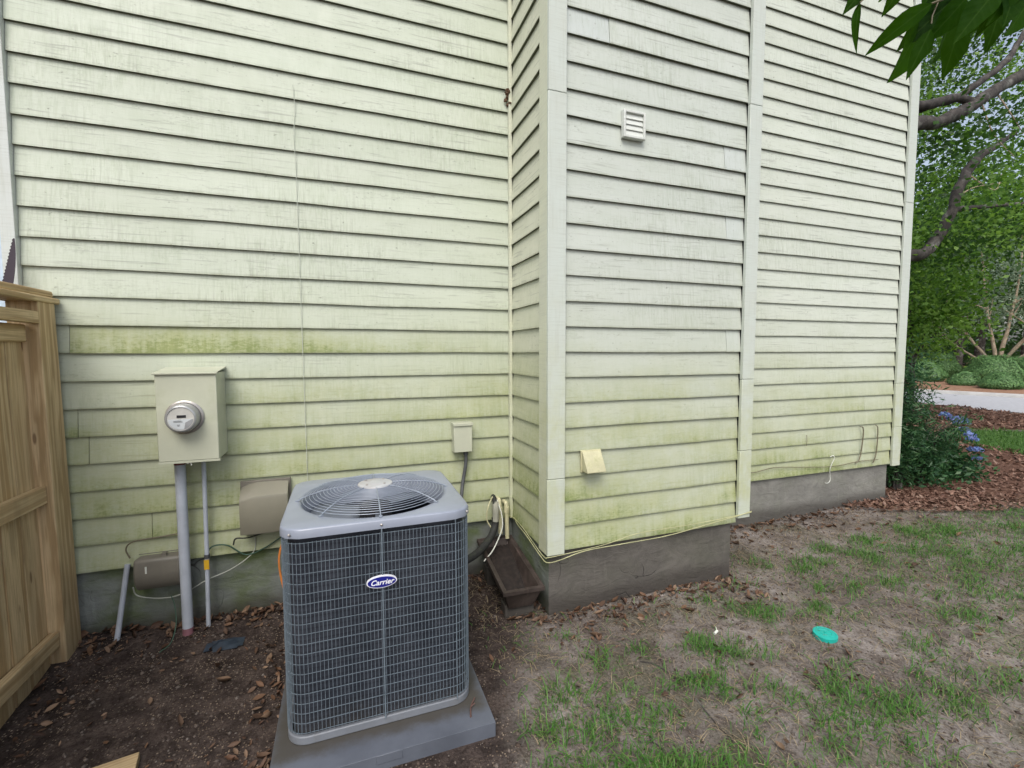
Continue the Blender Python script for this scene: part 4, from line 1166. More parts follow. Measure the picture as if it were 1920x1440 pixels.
# post: width (local y) in world y, depth (local z) in world x
wood('post', 2.09, 0.155, 0.13, (-0.059, 0.005, -0.1))
wood('post_cap', 2.6, 0.165, 0.032, (-0.065, 0.115, 2.005), 'y', bev=0.008)
wood('cap_board', 2.6, 0.118, 0.036, (-0.060, 0.095, 2.0405), 'y', bev=0.010)
wood('top_rail', 2.3, 0.042, 0.062, (-0.012, -0.075, 1.905), 'y')
wood('upper_rail', 2.3, 0.040, 0.092, (-0.062, -0.082, 1.822), 'y', bev=0.009)
wood('middle_rail', 2.3, 0.042, 0.092, (-0.040, -0.0755, 0.965), 'y')
wood('bottom_rail', 2.3, 0.042, 0.085, (-0.036, -0.080, 0.165), 'y')
y = -0.078
for k in range(15):
    w = random.choice((0.138, 0.140, 0.136))
    y -= w + 0.005
    wood('picket', 1.90 + random.uniform(-.004, .004), w, 0.018, (-0.072 + random.uniform(-.002, .002), y + w / 2, -0.05 + random.uniform(-.005, .005)), 'z', bev=0.002)
# pale blue upright strip beyond the fence, at the left corner of the house
tag(MB().prism([(-1.80, 3.36), (-1.715, 3.36), (-1.715, 3.43), (-1.80, 3.43)], 0.0, 5.8, 'z').build('strip', plain('pale_blue_grey', (0.50, 0.60, 0.70), 0.45), bevel=0.006), 'pale blue grey downspout at the left edge beyond the fence', 'strip')
# curved saw blade standing on the fence cap
vs = []; fs = []
n = 34
for i in range(n + 1):
    t_ = i / n
    cx = -1.662 + 0.020 * t_ + 0.010 * math.sin(t_ * 2.2)
    cy = 3.215 + 0.02 * t_
    z = 2.02 + 0.305 * t_
    w = 0.021 * (1 - t_ ** 2.2) + 0.002
    tooth = 0.0045 if i % 2 else 0.0
    vs += [(cx - w - tooth + 0.012 * t_, cy, z), (cx + w * 0.9 + 0.012 * t_, cy, z), (cx + w * 0.9 + 0.012 * t_, cy + .003, z), (cx - w - tooth + 0.012 * t_, cy + .003, z)]
for i in range(n):
    a, b = 4 * i, 4 * i + 4
    for k in range(4):
        fs.append((a + k, a + (k + 1) % 4, b + (k + 1) % 4, b + k))
fs += [(3, 2, 1, 0), (4 * n, 4 * n + 1, 4 * n + 2, 4 * n + 3)]
tag(mesh_obj('saw_blade', vs, fs, MAT_SAW), 'dark curved serrated blade sticking up behind the fence post cap', 'saw blade')
o = MB().box(0, 0.42, -0.07, 0.07, 0, 0.036).build('lumber_offcut', MAT_FENCE, bevel=0.003)
o.location = (-0.84, 2.205, 0.0); o.rotation_euler = (0, 0, R(190))
tag(o, 'short sawn lumber offcut lying on the soil at the bottom edge', 'lumber')
o = MB().lathe([(0.0, 0.0), (0.09, 0.0), (0.105, 0.13), (0.11, 0.135), (0.11, 0.15), (0.098, 0.15), (0.085, 0.02), (0.0, 0.02)], 28).build('red_bucket', MAT_RED, smooth=True)
o.location = (-1.36, 2.165, -0.03)
tag(o, 'red plastic tub at the foot of the fence in the lower left corner', 'tub')

# ================================================================== SMALL THINGS ON THE GROUND
t = thing('cleanout_cover', 'round teal plastic cover set in the patchy grass', 'cover', (2.677, 1.864, float(gz(2.677, 1.864)) + 0.022))
MB().lathe([(0.0, 0.006), (0.030, 0.006), (0.032, 0.003), (0.037, 0.003), (0.039, 0.006), (0.056, 0.006), (0.060, 0.003), (0.064, 0.003), (0.066, 0.005), (0.076, 0.002), (0.078, -0.03)], 40).build('lid', MAT_TEAL, t, smooth=True)
MB().lathe([(0.0, 0.014), (0.007, 0.014), (0.009, 0.006)], 12).build('knob', MAT_TEAL, t, smooth=True)
t.rotation_euler = (R(3), R(-2), 0); t.scale = (.84, .84, .84)
rg = random.Random(5)
vs = []; fs = []
for i in range(9):
    for j in range(9):
        vs.append((-0.80 + 0.20 * i / 8, 2.97 + 0.12 * j / 8, float(gz(-0.7, 3.0)) + 0.004 + 0.028 * rg.random() * math.sin(math.pi * i / 8) * math.sin(math.pi * j / 8)))
fs = [(i * 9 + j, (i + 1) * 9 + j, (i + 1) * 9 + j + 1, i * 9 + j + 1) for i in range(8) for j in range(8) if (i, j) not in ((0, 0), (7, 7), (0, 7), (7, 0), (1, 0), (6, 7))]
tag(mesh_obj('plastic_scrap', vs, fs, MAT_BLUE_DEBRIS, None, True), 'crumpled dark blue plastic scrap on the soil in front of the conduits', 'litter')
z_ = float(gz(2.08, 2.1))
wt_ = MB(); wt_.tube([(2.055, 2.095, z_ + 0.012), (2.085, 2.105, z_ + 0.016)], 0.008, 8); wt_.tube(smooth_path([(2.085, 2.105, z_ + .014), (2.10, 2.13, z_ + .02), (2.12, 2.16, z_ + .008)]), 0.0022, 5)
tag(wt_.build('white_scrap', MAT_CABLE_WHITE, smooth=True), 'tiny white plastic scrap lying beside the middle grass tuft', 'litter')
rg = random.Random(9)
TW = [[(1.50, 2.06), (1.573, 2.007), (1.602, 1.877), (1.59, 1.80)], [(1.60, 1.74), (1.587, 1.66), (1.57, 1.56), (1.575, 1.48)], [(1.18, 1.62), (1.24, 1.60), (1.27, 1.50)], [(2.02, 1.62), (1.98, 1.50), (1.90, 1.43)], [(0.95, 2.10), (1.10, 2.14), (1.22, 2.10)]]
TL = ['dark twig half buried in the grass, farthest of the long ones', 'longest dark twig lying toward the camera in bare soil', 'short dark twig in the grass right of the pad', 'crooked dark twig in the middle of the patchy grass', 'thin dark twig near the chase foundation corner']
for pts_, lab in list(zip(TW, TL))[:3]:
    o = MB().tube(smooth_path([(x, y, float(gz(x, y)) + 0.002) for x, y in pts_], 4), 0.0042, 6).build('twig', bpy.data.materials.get('oak_bark'), smooth=True)
    tag(o, lab, 'twig', 'dark twigs on the lawn')
o = MB().tube(smooth_path([(0.50, 1.93, 0.070), (0.515, 1.985, 0.072), (0.545, 2.03, 0.074)], 4), 0.004, 6)
o.tube([(0.515, 1.985, 0.072), (0.535, 1.99, 0.082)], 0.003, 5)
tag(o.build('pad_twig', plain('red_twig', (0.10, 0.055, 0.045), 0.8), smooth=True), 'small forked reddish twig lying on the equipment pad', 'twig')

# ---------------- scattered leaves, straw and grass (uncountable)
def scatter_leaves(name, X, Y, L, mat, zoff=0.004, curl=0.35, wid=0.36, rng=RNG):
    n = len(X)
    Z = gz(X, Y) + zoff + rng.random(n) * 0.010
    yaw = rng.random(n) * 6.283; pitch = rng.normal(0, 0.30, n); roll = rng.normal(0, 0.45, n)
    L = np.asarray(L); W = L * (wid + rng.normal(0, 0.06, n)); c = (rng.random(n) * curl) * L
    # 6 points: base, left, right, mid, tip
    base = np.stack([-L / 2, 0 * L, 0.10 * c], -1); tip = np.stack([L / 2, 0 * L, c * 0.9], -1)
    m1 = np.stack([-L * .12, 0 * L, -0.05 * c], -1); m2 = np.stack([L * .20, 0 * L, 0.15 * c], -1)
    l1 = np.stack([-L * .15, W / 2, c * .55], -1); r1 = np.stack([-L * .15, -W / 2, c * .45], -1)
    l2 = np.stack([L * .18, W * .45, c * .75], -1); r2 = np.stack([L * .18, -W * .45, c * .65], -1)
    P = np.stack([base, l1, l2, tip, r2, r1, m1, m2], 1)
    cr, sr = np.cos(roll), np.sin(roll); cp, sp = np.cos(pitch), np.sin(pitch); cy, sy = np.cos(yaw), np.sin(yaw)
    x, y, z = P[..., 0], P[..., 1], P[..., 2]
    y, z = y * cr[:, None] - z * sr[:, None], y * sr[:, None] + z * cr[:, None]
    x, z = x * cp[:, None] + z * sp[:, None], -x * sp[:, None] + z * cp[:, None]
    x, y = x * cy[:, None] - y * sy[:, None], x * sy[:, None] + y * cy[:, None]
    low = z.min(axis=1)
    z = z - low[:, None] * 0.8
    V = np.stack([x + X[:, None], y + Y[:, None], z + Z[:, None]], -1).reshape(-1, 3)
    T = np.array([[0, 6, 1], [1, 6, 7], [1, 7, 2], [2, 7, 3], [0, 5, 6], [5, 7, 6], [5, 4, 7], [4, 3, 7]])
    Fc = (np.arange(n)[:, None, None] * 8 + T[None]).reshape(-1, 3)
    return tag(np_mesh(name, V, Fc, mat, None, False), kind='stuff')

def in_house(x, y):
    return ((x < 1.23) & (y > 3.34)) | ((x >= 1.21) & (x < 2.73) & (y > 2.645)) | ((x >= 2.7) & (x < 5.85) & (y > 3.445)) | ((x > -0.32) & (x < 0.6) & (y > 1.86) & (y < 2.9))
r2 = np.random.default_rng(21)
# leaves: banked along walls and around the unit, thin elsewhere
cand = 60000
X = r2.uniform(-1.55, 6.2, cand); Y = r2.uniform(0.7, 3.46, cand)
dwall = np.minimum(np.where(X < 1.2, 3.35 - Y, 9), np.where((X > 1.1) & (X < 2.75), np.abs(2.65 - Y), 9))
dwall = np.minimum(dwall, np.where(X > 2.7, 3.45 - Y, 9))
dwall = np.minimum(dwall, np.where((Y > 2.6) & (X < 1.22), 1.215 - X, 9))
dpad = np.where((Y > 1.9) & (Y < 2.95), np.abs(X + 0.36), 9)
dens = 0.008 + 0.42 * np.exp(-(np.maximum(dwall, 0) / 0.13) ** 2) * np.where(X > 2.7, 0.6, 1.0) + 0.34 * np.exp(-(dpad / 0.10) ** 2) + 0.10 * np.exp(-(np.maximum(dwall, 0) / 0.38) ** 2)
dens += 0.22 * np.exp(-((X + 1.42) / 0.10) ** 2) * (Y > 2.4) * 0.7
dens += 0.35 * np.exp(-(((X - 2.75) / .12) ** 2 + ((Y - 2.42) / .10) ** 2))
dens *= 0.55 + 0.9 * fbm(X, Y, 3.0, 4)
keep = (r2.random(cand) < dens) & ~in_house(X, Y)
X, Y = X[keep], Y[keep]
scatter_leaves('fallen_leaves', X, Y, np.clip(r2.lognormal(-3.45, 0.45, len(X)), 0.012, 0.075), MAT_LITTER, wid=0.42, curl=0.6, rng=r2)
# mulch litter at the right corner
cand = 42000
X = r2.uniform(5.0, 18.5, cand) ; Y = r2.uniform(2.3, 9.0, cand)
w_ = np.where(X < 9.5, 1.0, 0.45)
sd = poly_sd(X, Y, MULCH) + (fbm(X, Y, 2.2, 9) - 0.5) * 0.4
keep = (sd > -0.05) & (r2.random(cand) < w_) & ~((X < 6.0) & (Y > 3.44))
X, Y = X[keep], Y[keep]
scatter_leaves('mulch_leaves', X, Y, np.clip(r2.normal(0.058, 0.02, len(X)) * np.where(X > 9.5, 1.5, 1.0), 0.02, 0.13), MAT_MULCH, 0.022, 0.40, 0.34, r2)
cand = 9000
X = r2.uniform(4.9, 9.0, cand); Y = r2.uniform(2.5, 3.6, cand)
keep = (poly_sd(X, Y, MULCH) > -0.2) & ~((X < 6.0) & (Y > 3.44))
scatter_leaves('mulch_chips', X[keep], Y[keep], np.clip(r2.normal(0.05, 0.02, keep.sum()), 0.02, 0.09), MAT_MULCH, 0.024, 0.15, 0.22, r2)

def blades(name, X, Y, H, lean, mat, width, rng):
    n = len(X)
    Z = gz(X, Y) - 0.003
    yaw = rng.random(n) * 6.283
    dx, dy = np.cos(yaw), np.sin(yaw)
    sx, sy = -dy, dx
    P = []
    for t, w in ((0.0, 0.8), (0.40, 1.0), (0.75, 0.75)):
        hor = lean * H * t ** 1.6; ver = H * (t - 0.35 * np.minimum(lean, 1.4) * t ** 2.2)
        for sgn in (-1, 1):
            P.append(np.stack([X + dx * hor + sx * sgn * width * w / 2, Y + dy * hor + sy * sgn * width * w / 2, Z + np.maximum(ver, 0.002)], -1))
    hor = lean * H; ver = H * (1 - 0.35 * np.minimum(lean, 1.4) - 0.12 * lean)
    P.append(np.stack([X + dx * hor, Y + dy * hor, Z + np.maximum(ver, 0.003)], -1))
    V = np.stack(P, 1).reshape(-1, 3)
    T = np.array([[0, 1, 3], [0, 3, 2], [2, 3, 5], [2, 5, 4], [4, 5, 6]])
    Fc = (np.arange(n)[:, None, None] * 7 + T[None]).reshape(-1, 3)
    return tag(np_mesh(name, V, Fc, mat, None, True), kind='stuff')

# tufts seen in the photograph (ground positions) plus a thin cover that thickens to the right
TUFTS = [(1.90, 2.02, .16, 1.0), (1.99, 1.96, .14, 1.0), (2.10, 1.87, .12, .9), (2.55, 2.14, .15, 1.0), (2.45, 2.26, .13, .8), (2.86, 2.06, .14, 1.0), (2.95, 2.10, .10, .8), (1.80, 1.76, .13, .9), (1.68, 1.80, .12, .8), (1.58, 1.84, .12, .7),
         (1.02, 1.96, .14, .9), (0.86, 1.86, .14, .9), (1.13, 1.84, .13, .9), (1.28, 1.72, .15, 1.), (0.98, 1.70, .16, 1.), (0.80, 1.62, .14, .9), (1.05, 1.55, .18, 1.), (1.20, 1.46, .17, 1.), (0.85, 1.44, .18, 1.), (1.35, 1.40, .16, .9), (1.0, 1.30, .2, 1.), (1.5, 1.30, .2, .9), (1.7, 1.22, .2, .9),
         (1.22, 2.40, .08, .6), (1.32, 2.12, .12, .7), (1.50, 2.16, .10, .7), (2.26, 2.40, .10, .7), (2.70, 2.50, .10, .6), (2.35, 1.60, .13, .9), (2.24, 1.50, .15, .9), (2.4, 1.38, .18, .9), (2.0, 1.34, .18, .9), (2.2, 1.20, .2, .9), (2.6, 1.34, .17, .8), (1.75, 1.50, .10, .7), (2.02, 1.62, .12, .7), (3.05, 1.55, .16, .7), (2.8, 1.30, .2, .7), (3.2, 1.25, .2, .7),
         (3.15, 2.30, .14, .7), (3.35, 2.52, .16, .8), (3.6, 2.62, .18, .9), (3.1, 2.75, .12, .6), (3.9, 2.75, .2, .9), (3.5, 2.2, .16, .6), (4.1, 2.5, .22, .9), (4.4, 2.75, .22, 1.), (4.6, 2.4, .24, 1.), (3.8, 2.1, .2, .7), (5.0, 2.7, .25, 1.), (4.9, 2.2, .25, .9), (5.5, 2.6, .28, 1.), (4.3, 1.9, .24, .7), (5.4, 2.1, .26, .8), (3.7, 1.7, .22, .6), (6.0, 2.4, .28, 1.), (6.4, 2.3, .28, 1.)]
BX_, BY_, BH_, BL_ = [], [], [], []
for (tx, ty, tr_, dn) in TUFTS:
    n = int(150 * dn * (tr_ / .14) ** 1.5)
    # ragged clump made of several runners
    for c in range(5):
        cx, cy = tx + r2.normal(0, tr_ * .5), ty + r2.normal(0, tr_ * .35)
        m = n // 5
        BX_.append(cx + r2.normal(0, tr_ * .32, m)); BY_.append(cy + r2.normal(0, tr_ * .24, m))
        BH_.append(np.clip(r2.normal(0.052, 0.020, m), .015, .10)); BL_.append(np.abs(r2.normal(0.75, 0.40, m)))
cand = 62000
X = r2.uniform(0.70, 7.6, cand); Y = r2.uniform(0.6, 3.3, cand)
dens = sstep(0.50, 0.70, fbm(X, Y, 2.6, 14)) * (0.10 + 0.55 * sstep(2.9, 4.8, X)) * sstep(0.7, 1.0, X) + 0.050 + 0.42 * sstep(3.0, 4.8, X) * sstep(3.2, 2.8, Y)
dens *= sstep(3.20, 2.55, Y + 0.18 * (X < 5)) * np.where(X > 5.2, (poly_sd(X, Y, MULCH) < 0.05), 1.0)
keep = (r2.random(cand) < dens) & ~in_house(X, Y)
X, Y = X[keep], Y[keep]
BX_.append(X); BY_.append(Y); BH_.append(np.clip(r2.normal(0.036, 0.016, len(X)), .010, .09)); BL_.append(np.abs(r2.normal(0.95, 0.45, len(X))))
X = np.concatenate(BX_); Y = np.concatenate(BY_); Hh = np.concatenate(BH_); Le = np.concatenate(BL_)
keep = ~in_house(X, Y)
X, Y, Hh, Le = X[keep], Y[keep], Hh[keep], Le[keep]
blades('grass', X, Y, Hh, Le, MAT_GRASS, r2.uniform(0.003, 0.0058, len(X)), r2)
# straw-dry blades lying flat
cand = 24000
X = r2.uniform(0.6, 6.5, cand); Y = r2.uniform(0.6, 3.3, cand)
keep = (r2.random(cand) < 0.25 + 0.55 * fbm(X, Y, 2.2, 31)) & ~in_house(X, Y) & (X > 0.75)
X, Y = X[keep], Y[keep]
blades('dry_grass', X, Y, np.clip(r2.normal(0.026, 0.012, len(X)), .008, .07), r2.uniform(1.5, 2.6, len(X)), MAT_STRAW, r2.uniform(0.0016, 0.0040, len(X)), r2)
# crumbs of soil, little stones and shredded bits
cand = 16000
X = r2.uniform(-1.45, 5.2, cand); Y = r2.uniform(0.75, 3.3, cand)
keep = ~in_house(X, Y) & (r2.random(cand) < 0.25 + 0.9 * fbm(X, Y, 2.6, 51)) & ~((X < -1.2) & (Y < 2.2))
X, Y = X[keep], Y[keep]; n = len(X)
oc = np.array([[1, 0, 0], [0, 1, 0], [-1, 0, 0], [0, -1, 0], [0, 0, 1], [0, 0, -1]], float)
V = oc[None] * r2.uniform(.6, 1.3, (n, 6, 1)) * np.clip(r2.lognormal(-5.35, 0.5, n), .002, .014)[:, None, None]
V[..., 2] *= .7
V += np.stack([X, Y, gz(X, Y) + .001], -1)[:, None]
T = np.array([[0, 1, 4], [1, 2, 4], [2, 3, 4], [3, 0, 4], [1, 0, 5], [2, 1, 5], [3, 2, 5], [0, 3, 5]])
tag(np_mesh('soil_crumbs', V.reshape(-1, 3), (np.arange(n)[:, None, None] * 6 + T[None]).reshape(-1, 3), leaf_material('crumbs', [(0.045, 0.033, 0.027), (0.085, 0.066, 0.055), (0.14, 0.115, 0.098), (0.06, 0.042, 0.032), (0.11, 0.09, 0.078), (0.16, 0.14, 0.125)], 0, .9)), kind='stuff')
# lawn beyond the mulch
cand = 22000
X = r2.uniform(9.2, 16.5, cand); Y = r2.uniform(0.5, 6.5, cand)
keep = poly_sd(X, Y, LAWN) + (fbm(X, Y, 2.2, 9) - 0.5) * 0.2 > 0
X, Y = X[keep], Y[keep]
o = blades('lawn_grass', X, Y, np.clip(r2.normal(0.09, 0.02, len(X)), .04, .15), r2.uniform(0.2, 1.0, len(X)), leaf_material('lawn_blades', [(0.045, 0.120, 0.018), (0.080, 0.175, 0.030), (0.11, 0.20, 0.05)], 0.35), r2.uniform(0.008, 0.016, len(X)), r2)

# ================================================================== VEGETATION
def leafcloud(name, C, n_per, spread, size, mat, parent, rng, flat=0.0, droop=0.0, aspect=0.45):
    """leaf-sized faces in clumps round the centres C; mat may be a list: each clump then takes one of the leaf tones."""
    C = np.asarray(C, float)
    k = len(C)
    sp = np.asarray(spread, float) * np.ones((k, 3)) * rng.uniform(.75, 1.3, (k, 1))
    P = np.repeat(C, n_per, 0) + np.clip(rng.normal(0, 1, (k * n_per, 3)), -2.1, 2.1) * np.repeat(sp, n_per, 0)
    n = len(P)
    d = rng.normal(0, 1, (n, 3)); d[:, 2] = d[:, 2] * (1 - flat) - droop
    d /= np.linalg.norm(d, axis=1)[:, None]
    q = rng.normal(0, 1, (n, 3)); q[:, 2] *= (1 - 0.5 * flat)
    s = np.cross(d, q); s /= np.linalg.norm(s, axis=1)[:, None] + 1e-9
    nn = np.cross(d, s)
    L = size * rng.uniform(0.6, 1.35, n)[:, None]
    W = L * aspect
    V = np.stack([P - d * L * .5, P + s * W * .5 + nn * W * .12, P + d * L * .5, P - s * W * .5 + nn * W * .12], 1).reshape(-1, 3)
    T = np.array([[0, 1, 2], [0, 2, 3]])
    Fc = (np.arange(n)[:, None, None] * 4 + T[None]).reshape(-1, 3)
    if isinstance(mat, (list, tuple)):
        o = np_mesh(name, V, Fc, mat[0], parent, False)
        for m_ in mat[1:]: o.data.materials.append(m_)
        tone = np.repeat(rng.integers(0, len(mat), k), n_per)
        o.data.polygons.foreach_set('material_index', np.repeat(tone, 2).astype(np.int32))
        return o
    return np_mesh(name, V, Fc, mat, parent, False)

def limb(name, pts, r0, r1, mat, parent, k=6, n=10, wob=0.06):
    ps = smooth_path(pts, k)
    m = len(ps)
    rs = []
    for i in range(m):
        t_ = i / (m - 1)
        rs.append((r0 + (r1 - r0) * t_) * (1 + wob * mnoise.noise((i * .7, r0 * 10, 3))))
        ps[i] = ps[i] + Vector((mnoise.noise((i * .5, 1, r0 * 7)), mnoise.noise((i * .5, 7, r0 * 7)), mnoise.noise((i * .5, 11, r0 * 7)))) * r0 * 0.25
    o = MB().tube(ps, rs, n).build(name, mat, parent, smooth=True)
    if r0 > 0.05:
        for v_ in o.data.vertices:
            c = v_.co
            v_.co = c + Vector((mnoise.noise(c * 5.0), mnoise.noise(c * 5.0 + Vector((9, 0, 0))), mnoise.noise(c * 5.0 + Vector((0, 9, 0))))) * r0 * 0.22
    return o

r3 = np.random.default_rng(33)
# --- big oak just past the house corner: trunk behind the corner, limbs reaching right
oak = thing('oak_tree', 'large dark barked tree behind the house corner with limbs reaching right', 'tree', (7.6, 5.4, 0))
OB = Vector((7.6, 5.4, 0))
def rel(*ps): return [Vector(p) - OB for p in ps]
limb('trunk', rel((7.6, 5.4, -.1), (7.65, 5.4, 1.2), (7.8, 5.35, 2.4), (7.9, 5.3, 3.4), (7.7, 5.2, 5.0), (7.5, 5.2, 7.5)), 0.34, 0.14, MAT_BARK, oak, 6, 14)
limb('limb', rel((7.8, 5.35, 2.2), (8.9, 5.2, 3.25), (9.47, 5.2, 3.42), (10.0, 5.2, 3.88), (10.4, 5.2, 4.66), (10.83, 5.2, 5.17), (11.3, 5.2, 5.45), (12.2, 5.3, 5.9)), 0.115, 0.045, MAT_BARK, oak, 6, 12)
limb('branch', rel((10.25, 5.2, 4.25), (10.8, 5.25, 4.33), (11.3, 5.25, 4.42), (12.6, 5.2, 4.6)), 0.055, 0.03, MAT_BARK, oak)
limb('limb', rel((7.75, 4.9, 4.4), (7.9, 4.6, 5.0), (8.58, 4.6, 5.2), (9.1, 4.6, 5.43), (9.75, 4.6, 5.8), (10.75, 4.6, 6.32), (12, 4.5, 7.0)), 0.10, 0.085, MAT_BARK, oak, 6, 12)
limb('branch', rel((7.7, 5.0, 5.2), (8.6, 4.7, 5.50), (9.07, 4.65, 5.66), (9.6, 4.6, 6.0), (10.27, 4.6, 6.47), (10.7, 4.6, 7.0)), 0.06, 0.04, MAT_BARK, oak)
limb('branch', rel((9.5, 4.6, 5.6), (9.0, 4.6, 5.62), (8.3, 4.65, 5.42), (7.9, 4.7, 5.42)), 0.06, 0.07, MAT_BARK, oak)
tw = [((10.6, 5.2, 4.9), (11.0, 5.0, 4.6), (11.2, 5.0, 4.9)), ((9.6, 4.6, 5.7), (9.9, 4.55, 5.2), (10.4, 4.5, 4.9)), ((10.0, 4.6, 5.9), (10.3, 4.5, 5.5), (10.6, 4.5, 5.3)), ((10.2, 5.2, 4.3), (10.5, 5.1, 4.6), (11.2, 5.0, 4.75))]
for q in tw: limb('twig', rel(*q), 0.013, 0.005, MAT_BARK_TAN, oak, 4, 6)
# crown clumps: dense middle band, thinner above
cl = []
while len(cl) < 225:
    x = r3.uniform(7.4, 16.0); rt = r3.uniform(.34, .62); y = rt * x
    if y < 4.3: continue
    el = r3.uniform(0.06, 0.80)
    z = 1.7 + el * x
    if rt < .505 and el < 0.155: continue               # the skirt of the crown lifts away from the house
    if rt >= .505 and el < 0.10: continue
    if 0.29 < el < 0.68 and r3.random() < 0.60: continue     # thin, airy upper part
    if y < 5.7 and x < 12.5 and r3.random() < 0.93: continue     # the limbs show in front of the leaves
    cl.append((x - OB.x, y - OB.y, z))
leafcloud('crown', cl, 230, [(.52, .52, .25) if c_[2] < 1.7 + .29 * (c_[0] + OB.x) else (.40, .40, .20) for c_ in cl], 0.092, [MAT_OAK, MAT_OAK, MAT_OAK_DEEP, MAT_OAK_DEEP, MAT_OAK_PALE, MAT_OAK_PALE], oak, r3, 0.35, 0.15, 0.62)

def tree(label, loc, h, rad, trunk_r, mat, nclump, nleaf, size, zlow, name='background_tree', group='trees beyond the road', bark=MAT_BARK, spread=0.9):
    o = thing(name, label, 'tree', loc, 0, group)
    limb('trunk', [(0, 0, -.2), (0.1, 0.05, h * .3), (-.1, 0.1, h * .6), (0.1, 0, h * .9)], trunk_r, trunk_r * .3, bark, o, 4, 10)
    for k in range(4):
        a = k * 1.6 + h
        limb('limb', [(0, 0, h * (.3 + .1 * k)), (rad * .35 * math.cos(a), rad * .35 * math.sin(a), h * (.45 + .1 * k)), (rad * .7 * math.cos(a), rad * .7 * math.sin(a), h * (.55 + .1 * k))], trunk_r * .4, trunk_r * .1, bark, o, 4, 7)
    C = []
    while len(C) < nclump:
        p = r3.uniform(-1, 1, 3)
        if np.linalg.norm(p) > 1 or r3.random() > 0.35 + 0.65 * np.linalg.norm(p): continue
        C.append((p[0] * rad, p[1] * rad, zlow + (h - zlow) * (p[2] * .5 + .5)))
    leafcloud('crown', C, nleaf, (spread, spread, spread * .6), size, mat, o, r3, 0.3, 0.1, 0.6)
    return o
tree('bright green leafy tree just beyond the mulch bed by the house corner', (13.2, 7.35, 0), 3.9, 1.15, 0.07, [MAT_OAK, MAT_OAK_PALE, MAT_OAK_PALE], 55, 110, 0.11, 1.5, 'young_tree', None, spread=0.30)
tree('tall dark tree across the road, left of the pale multi-trunk tree', (33, 21, 0), 10, 5.0, 0.30, MAT_DARKTREE, 80, 120, 0.30, 2.0)
tree('broad dark tree directly behind the pale multi-trunk tree', (43, 21, 0), 11, 5.5, 0.32, MAT_DARKTREE, 70, 120, 0.34, 2.5)
tree('dark tree at the right edge far behind the clipped bushes', (48, 16, 0), 12, 5.5, 0.32, MAT_DARKTREE, 70, 120, 0.34, 2.5)
tree('mid green tree standing far right of the pale multi-trunk tree', (47, 6, 0), 14, 6.0, 0.3, MAT_OAK, 80, 120, 0.34, 3.0)
tree('slender mid green tree across the road nearest the house corner', (29, 18.5, 0), 9, 3.6, 0.22, MAT_OAK, 70, 120, 0.24, 2.0)
tree('tall dark tree farthest back behind the road bed', (58, 28, 0), 16, 7, 0.4, MAT_DARKTREE, 80, 120, 0.42, 3.0)
tree('tall tree farthest back at the right of the picture', (62, 18, 0), 17, 7, 0.4, MAT_DARKTREE, 70, 120, 0.42, 3.0)
for i, (x, y, tr_) in enumerate([(36.0, 17.6, .22), (39.5, 18.2, .25), (38.5, 15.6, .2)]):
    o = thing('bare_trunk', ['dark straight trunk left of the pale multi-trunk tree', 'dark straight trunk behind the pale multi-trunk tree', 'dark straight trunk right behind the clipped mound'][i], 'tree', (x, y, 0), 0, 'dark trunks beyond the clipped bushes')
    limb('trunk', [(0, 0, 0), (0.1, 0, 4), (0.0, 0.1, 9), (0.2, 0, 13)], tr_, tr_ * .6, MAT_BARK, o, 4, 9)
    leafcloud('crown', [(r3.uniform(-2, 2), r3.uniform(-2, 2), r3.uniform(7, 12)) for _ in range(14)], 90, (.9, .9, .6), 0.32, MAT_DARKTREE, o, r3, .3, .1, .6)
# undergrowth that closes the view under the far trees
C = []
for i in range(260):
    a = r3.uniform(-30, 34); n_ = r3.uniform(30, 50)
    q = RO + RD * a + RN * n_
    C.append((q.x, q.y, r3.uniform(0.4, 2.6)))
tag(leafcloud('undergrowth', C, 90, (1.3, 1.3, .9), 0.42, MAT_DARKTREE, None, r3, .3, .1, .6), kind='stuff')

# --- pale multi-trunk tree in the straw bed
mtree = thing('crape_myrtle', 'pale grey green multi trunk tree rising behind the clipped bushes', 'tree', (31.2, 13.6, 0.3))
for k, (dx, dy, h, r_) in enumerate([(-1.7, .4, 5.0, 0.094), (-.6, -.5, 6.4, 0.108), (.5, .5, 6.8, 0.115), (1.6, -.7, 5.6, 0.108), (2.5, -1.2, 4.4, 0.079), (-2.4, 1.0, 4.0, 0.065)]):
    # spread across the line of sight
    ax = Vector((0.42, -0.9, 0)); bx = Vector((0.9, 0.42, 0))
    p = lambda s_, zz_: ax * dx * s_ + bx * dy * s_ + Vector((0, 0, zz_))
    limb('stem', [p(.07, -.1), p(.17, h * .18), p(.62, h * .42), p(1.10, h * .72), p(1.4, h)], r_, r_ * .25, MAT_BARK_TAN, mtree, 5, 8, .1)
    for j in range(5):
        t_ = 0.45 + 0.11 * j; s0 = 0.7 + 0.13 * j
        e = Vector((r3.uniform(-1.1, 1.1), r3.uniform(-1.1, 1.1), r3.uniform(.5, 1.5)))
        b_ = p(s0, h * t_)
        limb('branch', [b_, b_ + e * .5, b_ + e], r_ * .35, r_ * .08, MAT_BARK_TAN, mtree, 3, 6, .1)
C = [(r3.normal(0, 1.9), r3.normal(0, 1.9), r3.uniform(2.6, 6.4)) for _ in range(80)]
leafcloud('crown', C, 90, (.55, .55, .45), 0.15, MAT_GREYTREE, mtree, r3, 0.0, 0.6, 0.45)

